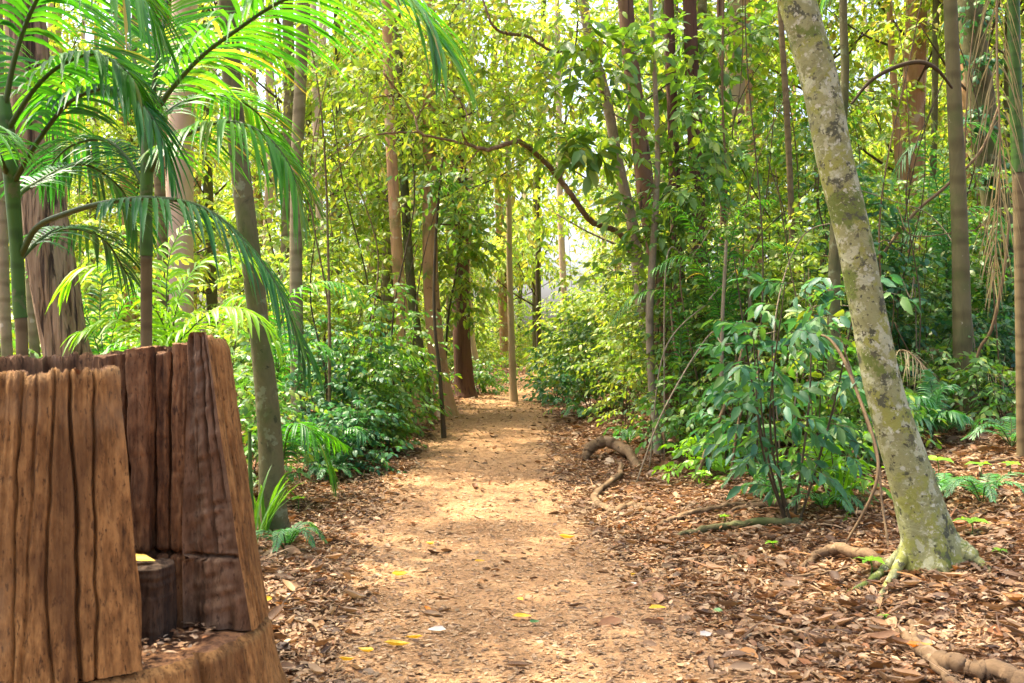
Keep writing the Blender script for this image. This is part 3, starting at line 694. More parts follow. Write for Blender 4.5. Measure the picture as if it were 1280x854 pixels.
# ================================================================ trees on the left
t, p = trunk_tree('stringybark_tree', 'thick dark trunk with shaggy stringy brown bark behind the stump and palms', 'tree',
    [(106, 520, 66), (84, 430, 58), (64, 330, 56), (48, 220, 52), (37, 120, 50), (30, 0, 50)], 'stringy', 10, 7.2, flare=.2, sides=28, amp=.12, ridge=2.2, rampl=.35, topk=0, n=140)
t, p = trunk_tree('rainforest_tree', 'dark mossy curved trunk at the left path edge with strappy leaves at its foot', 'tree',
    [(341, 664, 33), (337, 540, 29), (323, 400, 25), (307, 270, 25), (293, 140, 23), (286, 30, 22)], 'mossy', 9, topk=1, sides=20)
T5 = p
t, p = trunk_tree('rainforest_tree', 'straight slim trunk with pale ringed bark between the palms and the path', 'tree',
    [(374, 560, 19), (371, 430, 17), (370, 300, 16), (372, 180, 16), (377, 60, 15)], 'ringed', 9, 11.5, topk=2, sides=14, amp=.03)
t, p = trunk_tree('gum_tree', 'wide pale pink trunk far behind the left palms', 'tree',
    [(224, 400, 36), (224, 330, 35), (225, 200, 33), (230, 60, 32)], 'pinkbark', 13, 17, topk=1, tops=.5, sides=14, amp=.03)
t, p = trunk_tree('gum_tree', 'leftmost of the two orange barked trunks beside the far path', 'tree',
    [(519, 528, 22), (509, 460, 18), (498, 340, 15), (491, 220, 14), (486, 110, 13)], 'orangebark', 12, sides=14, amp=.04)
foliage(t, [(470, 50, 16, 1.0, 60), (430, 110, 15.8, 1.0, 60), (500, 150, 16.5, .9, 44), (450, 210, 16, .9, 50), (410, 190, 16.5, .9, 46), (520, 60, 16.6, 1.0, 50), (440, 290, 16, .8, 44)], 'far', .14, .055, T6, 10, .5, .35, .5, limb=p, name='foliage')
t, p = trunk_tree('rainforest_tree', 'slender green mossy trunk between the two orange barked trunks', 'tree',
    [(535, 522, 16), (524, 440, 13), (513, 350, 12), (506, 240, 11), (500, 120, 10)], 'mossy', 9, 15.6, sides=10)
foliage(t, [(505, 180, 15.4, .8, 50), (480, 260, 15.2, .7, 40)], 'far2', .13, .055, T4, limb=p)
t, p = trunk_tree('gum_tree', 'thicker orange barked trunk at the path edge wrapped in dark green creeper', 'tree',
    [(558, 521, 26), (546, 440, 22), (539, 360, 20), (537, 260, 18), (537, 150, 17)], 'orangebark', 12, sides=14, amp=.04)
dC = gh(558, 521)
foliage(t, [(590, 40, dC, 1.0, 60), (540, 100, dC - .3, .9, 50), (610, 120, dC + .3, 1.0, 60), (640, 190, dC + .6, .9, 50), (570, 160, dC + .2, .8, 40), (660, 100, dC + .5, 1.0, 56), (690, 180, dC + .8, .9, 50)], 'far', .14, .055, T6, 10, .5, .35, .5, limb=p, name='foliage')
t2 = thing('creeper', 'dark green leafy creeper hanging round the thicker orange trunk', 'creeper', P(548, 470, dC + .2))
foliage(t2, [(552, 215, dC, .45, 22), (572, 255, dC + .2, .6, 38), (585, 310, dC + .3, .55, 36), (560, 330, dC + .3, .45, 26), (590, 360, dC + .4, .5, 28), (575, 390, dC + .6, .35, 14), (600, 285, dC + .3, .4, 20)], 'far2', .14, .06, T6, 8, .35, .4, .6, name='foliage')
tube_mb = MB(); tube(tube_mb, catmull([P(556, 500, dC + .1), P(560, 400, dC + .1), P(575, 300, dC + .2), P(556, 215, dC)], 30), np.linspace(.02, .008, 30), 6); tube_mb.obj('vine_stem', M['darkstem'], t2)
t, p = trunk_tree('rainforest_tree', 'thin dark sapling with a bare stem in front of the orange trunks', 'tree',
    [(555, 549, 6.5), (550, 470, 4.6), (543, 400, 4), (544, 310, 3.5), (551, 220, 3), (556, 180, 2)], 'darkstem', None, sides=8, flare=.1, amp=.03)
foliage(t, [(552, 225, gh(555, 549), .4, 22), (570, 270, gh(555, 549), .35, 14)], 'mid', .12, .05, T6, limb=p)
t, p = trunk_tree('paperbark_tree', 'stout dark reddish trunk at the bend on the left of the path', 'tree',
    [(581, 497, 27), (578, 440, 23), (577, 385, 22), (576, 280, 20), (572, 150, 18)], 'darkred', 12, sides=16, ridge=2, rampl=.15)
t, p = trunk_tree('rainforest_tree', 'thin straight pale tan trunk standing at the edge of the far path', 'tree',
    [(642, 503, 9.5), (640, 440, 8.5), (637, 340, 7.5), (636, 250, 7), (634, 130, 6)], 'paletan', 9, sides=10, amp=.03)
t, p = trunk_tree('rainforest_tree', 'thin dark trunk at the vanishing bend of the path', 'tree',
    [(676, 487, 7), (673, 420, 5.5), (672, 320, 5), (674, 200, 4.5)], 'darkstem', 8, 23, sides=8, amp=.03)
for i, (pts, d, bk, lab) in enumerate([
    ([(10, 470, 14), (6, 380, 13), (4, 300, 12), (0, 150, 11)], 10, 'ringed', 'slim pale trunk at the extreme left behind the first palm'),
    ([(46, 470, 13), (40, 390, 12), (38, 300, 11), (50, 120, 10)], 11, 'ringed', 'slim pale trunk just left of the shaggy trunk foot'),
    ([(400, 480, 11), (401, 330, 10), (398, 230, 9), (394, 120, 9)], 21, 'pinkbark', 'narrow pale pinkish trunk beyond the ringed trunk'),
    ([(421, 480, 9), (420, 340, 8), (424, 240, 8), (420, 90, 7)], 24, 'mossy', 'narrow dull trunk far off right of the ringed trunk'),
    ([(466, 440, 15), (465, 300, 14), (463, 180, 14), (462, 60, 13)], 29, 'pinkbark', 'pale pink trunk glowing far off left of the orange trunks'),
    ([(330, 470, 12), (334, 300, 11), (338, 180, 11), (336, 60, 10)], 23, 'pinkbark', 'pale trunk seen against bright sky right of the curved mossy trunk'),
    ([(205, 470, 15), (203, 300, 14), (198, 200, 14), (196, 90, 13)], 13.5, 'palmbrown', 'brown trunk partly hidden behind the slim green palm stem'),
    ([(600, 488, 8), (590, 420, 7), (585, 330, 6), (588, 240, 6)], 24, 'paletan', 'pale leaning thin trunk right of the dark reddish trunk'),
    ([(706, 470, 9), (705, 380, 8), (700, 250, 8), (698, 120, 8)], 25, 'pinkbark', 'pale thin trunk in the sunny thicket right of the bend')]):
    t, p = trunk_tree('forest_tree', lab, 'tree', pts, bk, 11, d, sides=10, amp=.03, topk=i, tops=.45)

# ================================================================ trees on the right
t, p = trunk_tree('rainforest_tree', 'red brown trunk rising behind the shrubs right of the path', 'tree',
    [(838, 500, 38), (831, 430, 30), (822, 330, 25), (808, 240, 23), (795, 130, 21), (782, 0, 20)], 'redbark', 12, 12.1, topk=0, tops=.6, sides=16, ridge=2, rampl=.15)
foliage(t, [(800, 50, 13.4, .7, 26), (850, 100, 12.6, .7, 24), (765, 130, 13.4, .6, 22), (850, 190, 13.4, .6, 24)], 'broad', .19, .085, T8, 7, .4, limb=p)
t, p = trunk_tree('rainforest_tree', 'dark trunk standing behind the small leaved shrubs, right of the red brown one', 'tree',
    [(878, 490, 28), (876, 440, 24), (875, 300, 20), (868, 160, 19), (862, 0, 18)], 'darkred', 11, 12.5, topk=1, tops=.6, sides=14, ridge=2, rampl=.15)
foliage(t, [(895, 50, 13, .7, 28), (925, 120, 13.6, .7, 24), (890, 200, 13.2, .6, 26), (935, 30, 13.8, .7, 28)], 'broad', .19, .08, T8, 7, .4, limb=p)
t, p = trunk_tree('rainforest_tree', 'dark fibrous trunk close beside the red brown trunk, its base bare', 'tree',
    [(856, 500, 24), (853, 430, 19), (848, 330, 16), (842, 180, 14), (836, 0, 13)], 'darkred', 10, 12.6, sides=14, ridge=2, rampl=.15)
dB = 12.7
t, p = trunk_tree('crooked_tree', 'crooked tree whose long twisted bare branch reaches left over the path', 'tree',
    [(826, 540, 20), (812, 440, 17), (802, 380, 16), (792, 290, 15), (772, 200, 13), (757, 120, 13), (740, 60, 13), (727, -10, 12)], 'sapling', 8, dB, topk=2, tops=.8, sides=14, amp=.1)
mb = MB()
br = [[(801, 340, 15), (775, 293, 13), (740, 277, 13), (715, 245, 12), (690, 212, 11), (655, 180, 10), (640, 178, 9), (610, 187, 8), (583, 180, 6)],
      [(583, 180, 6), (545, 172, 5), (525, 166, 5), (518, 145, 4.5), (500, 118, 4), (482, 95, 3.5), (480, 88, 2.5)],
      [(525, 166, 4.5), (490, 166, 3.5), (455, 172, 3), (430, 185, 2), (405, 200, 1.2)],
      [(585, 180, 4), (578, 165, 3.5), (583, 140, 3), (560, 110, 2.5), (540, 108, 2)],
      [(700, 222, 5), (712, 195, 4), (705, 160, 3), (716, 130, 2.5)],
      [(600, 186, 3), (575, 210, 2), (545, 195, 1.5)],
      [(757, 125, 8), (735, 68, 7), (710, 62, 6), (690, 64, 6), (658, 45, 6), (632, 42, 6), (615, 30, 5), (604, 0, 4), (598, -30, 3)],
      [(520, 150, 3), (535, 125, 2.5), (552, 112, 2), (560, 135, 1.5)], [(500, 120, 2.5), (470, 122, 2), (440, 140, 1)],
      [(456, 172, 2.5), (430, 205, 2), (400, 222, 1)]]
for k, b in enumerate(br):
    C = [P(x, y, dB - 1.75 * min(1, max(0, (800 - x) / 200)) + .12 * math.sin(i * 1.9 + k)) for i, (x, y, w) in enumerate(b)]
    q = catmull(C, 12 * len(b)); q = q + rng.normal(0, .004, q.shape)
    tube(mb, q, np.interp(np.linspace(0, 1, len(q)), np.linspace(0, 1, len(b)), [w * .56 / F * dB / 2 for _, _, w in b]), 9, 0, bark_rad(.12, 3, 4))
mb.obj('branch', M['root'], t)
foliage(t, [(480, 110, 11.3, .6, 26), (530, 150, 11.3, .7, 34), (590, 160, 11.6, .7, 34), (640, 130, 11.8, .7, 36), (560, 70, 11.6, .8, 34), (690, 110, 11.6, .7, 40), (650, 40, 11.8, .8, 40), (440, 170, 11.2, .6, 22), (620, 220, 11.7, .5, 18), (720, 180, 11.3, .6, 24), (610, 20, 11.8, .8, 34), (500, 40, 11.6, .8, 36), (450, 80, 11.6, .7, 28), (560, 10, 12, .8, 34), (700, 20, 11.8, .8, 30)],
        'far', .12, .045, T6, 9, .45, .35, .5)
foliage(t, [(715, 172, 10.9, .2, 4), (745, 190, 10.9, .25, 6), (760, 110, 11.2, .4, 8), (735, 50, 11.2, .4, 8)], 'broad', .24, .09, T8, 6, .3, .3, .55, name='foliage')
t, p = trunk_tree('rainforest_tree', 'slim pale sapling with a crooked stem at the right edge of the path', 'tree',
    [(824, 568, 11), (815, 480, 10), (812, 400, 10), (816, 320, 9), (822, 200, 7), (818, 90, 6), (812, -20, 5)], 'sapling', 6, sides=10, amp=.09, flare=.3)
dS = gh(824, 568)
foliage(t, [(815, 290, dS, .4, 14), (860, 235, dS, .45, 16), (785, 250, dS + .3, .4, 10), (850, 140, dS, .5, 16), (770, 180, dS, .4, 10), (880, 170, dS, .5, 15), (850, 50, dS, .5, 16), (760, 70, dS, .5, 10)], 'broad', .17, .075, T8, 7, .35, limb=p, lr=.008)
for i, (pts, d, bk, lab) in enumerate([
    ([(1046, 560, 20), (1042, 420, 17), (1046, 250, 14), (1056, 100, 11), (1054, -10, 10)], 9.2, 'mossy', 'slim grey green trunk just behind the leaning mottled trunk'),
    ([(992, 500, 9), (990, 300, 8), (984, 150, 8), (975, 0, 7)], 11, 'palmbrown', 'thin brown stem left of the leaning trunk'),
    ([(955, 500, 12), (948, 330, 12), (940, 180, 11), (935, 60, 10)], 17, 'orangebark', 'tan trunk far back between the dark trunk and the leaning trunk'),
    ([(905, 500, 10), (903, 350, 9), (905, 200, 9), (900, 20, 8)], 15, 'redbark', 'thin reddish trunk far back right of the dark trunk'),
    ([(845, 480, 9), (842, 300, 8), (838, 150, 8), (830, 0, 7)], 15, 'mossy', 'thin dull green trunk behind the red brown trunk'),
    ([(1130, 480, 10), (1128, 300, 10), (1120, 150, 9), (1112, 20, 8)], 17, 'orangebark', 'thin tan trunk far back right of the leaning trunk'),
    ([(1168, 450, 9), (1165, 300, 9), (1168, 150, 8), (1170, 0, 8)], 16, 'mossy', 'thin shaded trunk close left of the straight palm trunk')]):
    t, p = trunk_tree('forest_tree', lab, 'tree', pts, bk, 9, d, sides=10, amp=.04, topk=i, tops=.45)

# the leaning mottled tree, nearest on the right
dL = gh(1165, 706)
pts = [(1166, 706, 64, 0), (1155, 660, 58, 0), (1139, 600, 53, 0), (1108, 500, 46, 0), (1087, 400, 43, 0), (1068, 300, 43, 0), (1044, 200, 44, 0), (1024, 100, 46, 0), (996, 0, 45, 0), (965, -120, 43, 0)]
C = [P(x, y, dL) for x, y, w, _ in pts]; R = [w / F * dL / 2 for _, _, w, _ in pts]
foot = C[0].copy(); foot[2] = gz(*foot[:2])
k = unit(C[-1] - C[-2]); C += [C[-1] + (k + UP * .6) * 1.6, C[-1] + (k + UP) * 3.6]; R += [R[-1] * .85, R[-1] * .55]
C.insert(0, foot + np.array([.03, 0, -.15])); R.insert(0, R[0])
n = 200; p = catmull(C, n); r = np.interp(np.linspace(0, 1, n), np.linspace(0, 1, len(R)), R)
lobes = [(200, .3), (262, .4), (330, .35), (20, .5), (110, .4)]
def lean_rad(pp, a, ring):
    ang = np.arctan2(ring[..., 1], ring[..., 0]); h = np.clip(pp[:, 2] - foot[2], 0, 9)[:, None]
    o = 1 + .05 * np.exp(-h / .2)
    for deg, am in lobes:
        dd = np.angle(np.exp(1j * (ang - math.radians(deg) - .3 * np.sin(h * 3))))
        o = o + am * np.exp(-(dd / .34) ** 2) * np.exp(-h / .13) + .14 * np.exp(-(dd / .4) ** 2) * np.exp(-h / .55)
    c = np.stack([np.cos(ang), np.sin(ang), np.repeat(pp[:, 2:3] * 1.3, len(a), 1)], -1).reshape(-1, 3)
    o = o + .05 * fbm(c * 1.3, 3).reshape(ang.shape) + .025 * fbm(c * 5, 3).reshape(ang.shape)
    return o
lean = thing('leaning_tree', 'leaning pale trunk blotched with lichen and moss, flared roots in the leaf litter', 'tree', foot)
mb = MB(); tube(mb, p, r, 40, 0, lean_rad); mb.obj('trunk', M['mottled'], lean)
def ground_tube(mb, pix, wpx, lift=.0, sides=9, amp=.15, sink_end=True, wob=.012, tail=1.0):
    C = []; R = []
    for i, q in enumerate(pix):
        x, y = q[0], q[1]; l = q[2] if len(q) > 2 else 0
        d = gh(x, y + l); w = wpx[min(i, len(wpx) - 1)]
        pp = P(x, y + l, d); pp[2] = gz(pp[0], pp[1]) + l / F * d + w / F * d * .2 + lift; w = w * .88
        C.append(pp); R.append(w / F * d / 2)
    if sink_end: C[-1][2] -= R[-1] * 2.2
    n = 14 * len(C); q = catmull(C, n); q = q + wob * np.stack([vnoise(np.stack([np.arange(n) * .35, 0 * np.arange(n) + k * 9, 0 * np.arange(n)], -1)) for k in range(3)], -1)
    tube(mb, q, np.interp(np.linspace(0, 1, n), np.linspace(0, 1, len(R)), R) * (1 + .16 * vnoise(np.stack([np.arange(n) * .3, 0 * np.arange(n) + pix[0][0], 0 * np.arange(n)], -1))), sides, 0, bark_rad(amp * 1.6, 9, 7))
    return q
for pix, w in [([(1146, 655, 48), (1134, 690, 22), (1120, 718, 4), (1104, 744), (1090, 770)], [26, 20, 14, 9, 4]),
               ([(1170, 665, 44), (1186, 688, 18), (1206, 701, 6), (1228, 710), (1240, 716)], [34, 36, 30, 12, 4]),
               ([(1142, 680, 28), (1116, 708, 6), (1080, 735), (1045, 745)], [22, 15, 9, 4])]:
    mb = MB(); ground_tube(mb, pix, w, .006, amp=.06, wob=.004); mb.obj('root', M['mottled'], lean)
topcrown(lean, p[-1], 1, 1.0)

t, p = trunk_tree('palm_tree', 'straight brown palm trunk right of the leaning trunk, base among dead fronds', 'palm',
    [(1208, 522, 30), (1204, 450, 24), (1200, 300, 20), (1194, 150, 18), (1187, -20, 16)], 'palmtrunk', 7, flare=.2, sides=20, amp=.025)
PT = (t, p)
t, p = trunk_tree('rainforest_tree', 'thick shaded mossy trunk leaning left behind the straight palm trunk', 'tree',
    [(1275, 480, 36), (1262, 400, 34), (1248, 280, 34), (1229, 140, 32), (1212, 0, 30)], 'mossy', 11, 13.5, topk=0, tops=.6, sides=18)
t2 = thing('creeper', 'small leaved climber growing up the thick shaded trunk', 'creeper', P(1262, 400, 13.2))
foliage(t2, [(1215, 20, 13.2, .3, 16), (1222, 80, 13.2, .3, 16), (1230, 150, 13.2, .3, 16), (1240, 220, 13.2, .3, 16), (1250, 300, 13.2, .28, 14), (1262, 380, 13.2, .25, 10)], 'dark', .11, .07, T6, 6, .25, .4, .5, name='foliage')
# ================================================================ palms
def px(pts): return [P(x, y, d) for x, y, d in pts]
def palm(label, stem, d, fronds, mat='palm', stembark=('greenstem', 'palmbrown'), split=.45, name='palm_tree', cat='palm', group=None):
    """stem: (px, py, width px) from the lowest visible point up; fronds: list of dicts"""
    C = [P(x, y, d) for x, y, w in stem]; R = [w / F * d / 2 for _, _, w in stem]
    f = C[0].copy(); f[2] = gz(f[0], f[1])
    if C[0][2] > f[2] + .1: C.insert(0, f - UP * .05); R.insert(0, R[0] * 1.25)
    n = 80; q = catmull(C, n); r = np.interp(np.linspace(0, 1, n), np.linspace(0, 1, len(R)), R)
    t = thing(name, label, cat, f, group)
    k = int(n * split)
    mb = MB(); tube(mb, q[:k + 1], r[:k + 1], 14, 0, bark_rad(.02, 1, 3)); mb.obj('trunk', M[stembark[1]], t)
    mb = MB(); rr = r[k:] * (1 + .12 * np.exp(-np.linspace(0, 1, n - k) * 9)); tube(mb, q[k:], rr, 14, 0, bark_rad(.02, .6, 3)); mb.obj('crownshaft', M[stembark[0]], t)
    for a in fronds:
        a = dict(a); c = a.pop('c'); m = a.pop('mat', mat); rm = a.pop('rm', 'rachis')
        mb = MB(); frond(mb, px(c) if len(c[0]) == 3 else c, **a); o = mb.obj('frond', [M[m], M[rm]], t)
    return t
side = np.array([0, 1., 0])
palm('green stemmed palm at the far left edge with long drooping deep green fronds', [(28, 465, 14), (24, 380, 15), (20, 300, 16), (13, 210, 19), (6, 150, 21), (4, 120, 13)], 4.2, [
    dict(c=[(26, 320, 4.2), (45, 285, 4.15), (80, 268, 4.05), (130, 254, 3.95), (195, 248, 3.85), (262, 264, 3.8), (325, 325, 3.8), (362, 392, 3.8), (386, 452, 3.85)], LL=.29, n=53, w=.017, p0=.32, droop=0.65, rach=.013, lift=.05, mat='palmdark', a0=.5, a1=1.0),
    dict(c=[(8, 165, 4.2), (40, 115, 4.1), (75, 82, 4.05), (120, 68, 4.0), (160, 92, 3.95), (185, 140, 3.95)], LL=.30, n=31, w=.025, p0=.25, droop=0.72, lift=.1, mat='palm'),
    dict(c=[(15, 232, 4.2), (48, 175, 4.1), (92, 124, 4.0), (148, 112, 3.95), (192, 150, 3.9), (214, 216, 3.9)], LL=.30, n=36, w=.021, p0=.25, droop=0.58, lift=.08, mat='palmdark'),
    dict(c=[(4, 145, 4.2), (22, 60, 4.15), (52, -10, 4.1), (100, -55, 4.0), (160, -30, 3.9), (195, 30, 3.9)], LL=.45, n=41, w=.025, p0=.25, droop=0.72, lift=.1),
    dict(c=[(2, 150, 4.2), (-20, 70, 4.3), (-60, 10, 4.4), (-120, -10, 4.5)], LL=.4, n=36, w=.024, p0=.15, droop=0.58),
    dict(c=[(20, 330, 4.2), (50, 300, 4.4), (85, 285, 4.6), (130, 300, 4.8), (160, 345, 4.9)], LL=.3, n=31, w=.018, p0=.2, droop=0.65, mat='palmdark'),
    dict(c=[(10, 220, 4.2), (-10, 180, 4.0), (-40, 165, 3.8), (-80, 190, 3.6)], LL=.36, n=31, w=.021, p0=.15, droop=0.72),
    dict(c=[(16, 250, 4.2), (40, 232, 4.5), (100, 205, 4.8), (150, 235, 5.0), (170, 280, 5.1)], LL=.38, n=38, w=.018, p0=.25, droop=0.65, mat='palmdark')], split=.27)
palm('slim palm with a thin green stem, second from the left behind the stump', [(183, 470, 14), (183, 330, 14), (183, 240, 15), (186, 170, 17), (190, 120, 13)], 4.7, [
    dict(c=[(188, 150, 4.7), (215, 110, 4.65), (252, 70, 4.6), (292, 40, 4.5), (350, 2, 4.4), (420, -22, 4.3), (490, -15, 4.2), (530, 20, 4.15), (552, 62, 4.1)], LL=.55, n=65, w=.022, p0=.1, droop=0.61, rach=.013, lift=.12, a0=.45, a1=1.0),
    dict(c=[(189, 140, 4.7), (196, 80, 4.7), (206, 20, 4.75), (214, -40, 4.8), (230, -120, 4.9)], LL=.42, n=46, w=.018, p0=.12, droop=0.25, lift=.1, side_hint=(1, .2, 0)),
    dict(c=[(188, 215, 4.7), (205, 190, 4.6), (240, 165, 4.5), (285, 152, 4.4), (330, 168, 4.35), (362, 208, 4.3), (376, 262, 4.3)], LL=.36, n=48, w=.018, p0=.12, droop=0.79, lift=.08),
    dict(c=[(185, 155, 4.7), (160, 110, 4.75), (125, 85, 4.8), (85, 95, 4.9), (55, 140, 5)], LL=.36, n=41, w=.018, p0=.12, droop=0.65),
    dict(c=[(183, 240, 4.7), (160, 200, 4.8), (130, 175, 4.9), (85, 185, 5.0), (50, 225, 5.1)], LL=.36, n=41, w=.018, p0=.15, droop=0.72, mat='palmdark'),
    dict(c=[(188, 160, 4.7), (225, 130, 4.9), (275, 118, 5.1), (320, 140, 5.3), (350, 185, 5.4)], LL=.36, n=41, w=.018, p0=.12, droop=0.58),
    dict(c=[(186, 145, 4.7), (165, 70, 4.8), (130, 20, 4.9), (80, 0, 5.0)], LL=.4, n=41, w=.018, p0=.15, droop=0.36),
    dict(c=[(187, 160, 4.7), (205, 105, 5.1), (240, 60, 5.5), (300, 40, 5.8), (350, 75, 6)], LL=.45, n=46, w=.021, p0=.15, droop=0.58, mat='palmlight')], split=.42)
# young palms on the ground between the trunks
def young(label, fx, fy, d, fronds, mat='palmlight', group='young palms in the undergrowth', LL=.3, n=32, droop=.7, w=.024):
    b = P(fx, fy, d); b[2] = gz(b[0], b[1])
    t = thing('young_palm', label, 'palm', b, group)
    for c in fronds:
        pts = [b + UP * .02] + [P(*q) for q in c]
        mb = MB(); frond(mb, pts, LL, n, w, .3, droop, .008, .12); mb.obj('frond', [M[mat], M['rachis']], t)
    return t
young('fresh yellow green young palm fanning out behind the slim palm stem', 215, 560, 7.0, [
    [(212, 450, 7), (190, 380, 6.9), (152, 338, 6.8), (105, 335, 6.7), (80, 360, 6.7)],
    [(216, 450, 7), (222, 380, 7), (250, 330, 7.1), (300, 318, 7.2), (340, 345, 7.3)],
    [(218, 460, 7), (240, 410, 6.9), (280, 385, 6.8), (320, 395, 6.7), (345, 430, 6.7)],
    [(214, 450, 7), (208, 370, 7.1), (215, 310, 7.2), (240, 275, 7.3), (275, 270, 7.3)],
    [(212, 460, 7), (180, 420, 6.8), (140, 400, 6.7), (100, 415, 6.6)]], LL=.4, n=36, w=.03)
young('young palm behind the shaggy trunk with pale green arching fronds', 130, 620, 9.0, [
    [(130, 480, 9), (110, 400, 9), (85, 350, 9), (40, 340, 9)], [(132, 480, 9), (150, 390, 9), (190, 350, 9), (230, 370, 9)], [(130, 470, 9), (125, 380, 9.2), (140, 310, 9.4), (180, 280, 9.5)],
    [(130, 480, 9), (150, 430, 8.6), (185, 415, 8.4)]], 'palm', LL=.36)
young('young palm with dark drooping fronds at the foot of the mossy trunk', 352, 640, 8.6, [
    [(356, 560, 8.6), (366, 532, 8.5), (385, 535, 8.4), (404, 565, 8.4), (416, 600, 8.4)], [(353, 570, 8.6), (345, 535, 8.8), (330, 525, 8.9), (310, 545, 9)], [(355, 560, 8.7), (375, 545, 9), (400, 540, 9.2), (430, 556, 9.4)]], 'palm', LL=.32, n=34)
young('young palm with one bright frond hanging beside the orange barked trunks', 500, 560, 13.2, [
    [(488, 470, 13.2), (490, 444, 13.1), (505, 438, 13), (520, 455, 13), (528, 482, 13)], [(488, 480, 13.2), (475, 450, 13.4), (455, 445, 13.5), (440, 465, 13.6)]], 'palmlight', LL=.42, n=30, w=.035)
young('young palm in the left thicket sending a bright frond past the ringed trunk', 345, 590, 10.3, [
    [(348, 450, 10.3), (356, 380, 10.2), (376, 360, 10.1), (410, 352, 10), (436, 360, 9.9), (455, 382, 9.9)], [(345, 450, 10.3), (330, 390, 10.3), (300, 370, 10.3), (270, 390, 10.3)],
    [(346, 470, 10.3), (385, 430, 10.2), (420, 440, 10.1)]], 'palm', LL=.34, n=34)
young('low young palm at the left path edge under the thicket', 425, 592, 10.4, [
    [(424, 560, 10.4), (410, 535, 10.3), (390, 540, 10.2)], [(426, 560, 10.4), (440, 535, 10.3), (455, 545, 10.2)], [(425, 560, 10.4), (425, 530, 10.6), (435, 520, 10.7)]], 'fern', LL=.22, n=22)
young('feathery bright green palm in the thicket right of the red brown trunk', 905, 560, 10.2, [
    [(900, 400, 10.2), (880, 310, 10.1), (850, 262, 10), (815, 250, 10)], [(903, 400, 10.2), (895, 300, 10.2), (885, 240, 10.2), (870, 195, 10.3)], [(905, 400, 10.2), (915, 300, 10.1), (935, 255, 10), (965, 250, 10)],
    [(906, 410, 10.2), (925, 340, 10), (955, 305, 9.9), (990, 310, 9.8)], [(903, 410, 10.2), (878, 340, 10), (850, 320, 9.9), (820, 335, 9.8)], [(905, 400, 10.2), (908, 300, 10.4), (915, 230, 10.5), (930, 190, 10.6)]], 'palm', LL=.32, n=44, w=.016)
young('pale green small palm arching beside the slim crooked sapling', 850, 560, 10.4, [
    [(850, 420, 10.4), (842, 375, 10.3), (818, 362, 10.2), (790, 372, 10.1), (768, 400, 10)], [(851, 430, 10.4), (865, 385, 10.3), (890, 370, 10.2), (915, 385, 10.1)]], 'palm', LL=.26, n=34, w=.014)
young('shaded blue green palm arching behind the straight palm trunk', 1190, 480, 11.5, [
    [(1185, 300, 11.5), (1180, 210, 11.4), (1200, 160, 11.3), (1230, 158, 11.2), (1255, 190, 11.2)], [(1180, 300, 11.5), (1168, 220, 11.3), (1150, 180, 11.2), (1128, 200, 11.1), (1115, 235, 11.1)],
    [(1185, 320, 11.5), (1200, 270, 11.4), (1235, 260, 11.3), (1262, 290, 11.3)], [(1183, 330, 11.5), (1160, 290, 11.4), (1135, 295, 11.3)]], 'fern', LL=.36, n=40, w=.022)
young('fern like palm with bright fronds far right behind the mossy trunk', 1240, 480, 12.4, [
    [(1235, 400, 12.4), (1220, 330, 12.3), (1190, 310, 12.2)], [(1238, 400, 12.4), (1232, 320, 12.3), (1215, 270, 12.2)], [(1240, 400, 12.4), (1258, 340, 12.3), (1285, 325, 12.2)]], 'palm', LL=.3, n=34, w=.02)
young('small blue green palm on the litter between leaning trunk and straight trunk', 1165, 555, 9.2, [
    [(1165, 530, 9.2), (1150, 498, 9.1), (1125, 500, 9)], [(1166, 530, 9.2), (1175, 490, 9.2), (1190, 482, 9.2)], [(1165, 530, 9.2), (1165, 490, 9.4), (1160, 465, 9.5)], [(1165, 535, 9.2), (1185, 515, 9), (1205, 520, 8.9)], [(1165, 530, 9.2), (1140, 520, 9), (1120, 535, 8.9)]], 'fern', LL=.26, n=22, w=.03)
# far right palm with hanging dead frond
palm('palm at the far right edge with a slim stem and straw coloured dead fronds hanging', [(1279, 570, 15), (1277, 400, 15), (1274, 250, 15), (1269, 100, 15), (1265, -60, 15)], 8.0, [
    dict(c=[(1265, -60, 8), (1258, -90, 7.9), (1248, -60, 7.85), (1246, 60, 7.8), (1250, 200, 7.8), (1242, 350, 7.8)], LL=.30, n=40, w=.011, p0=.15, droop=2.0, lift=0, mat='deadfrond', rm='rachisdry', side_hint=(1, .2, 0), jit=.26),
    dict(c=[(1265, -60, 8), (1220, -150, 8), (1150, -170, 8), (1080, -110, 8), (1040, -20, 8)], LL=.5, n=46, w=.03, p0=.1, droop=1.0),
    dict(c=[(1265, -60, 8), (1300, -150, 7.6), (1340, -140, 7.2), (1380, -60, 7)], LL=.5, n=40, w=.03, p0=.1, droop=1.0),
    dict(c=[(1265, -60, 8), (1250, -160, 8.6), (1220, -180, 9.2), (1180, -120, 9.6)], LL=.5, n=40, w=.03, p0=.1, droop=1.0)], split=.55)
# crown of the straight palm
t, p = PT; top = p[-1]
for k in range(7):
    a = k * 2 * PI / 7 + .3; e = np.array([math.cos(a), math.sin(a), 0])
    mb = MB(); frond(mb, [top, top + e * .5 + UP * .7, top + e * 1.3 + UP * .8, top + e * 2.1 + UP * .1, top + e * 2.4 - UP * .8], .5, 40, .02, .15, 1.0); mb.obj('frond', [M['palm'], M['rachis']], t)

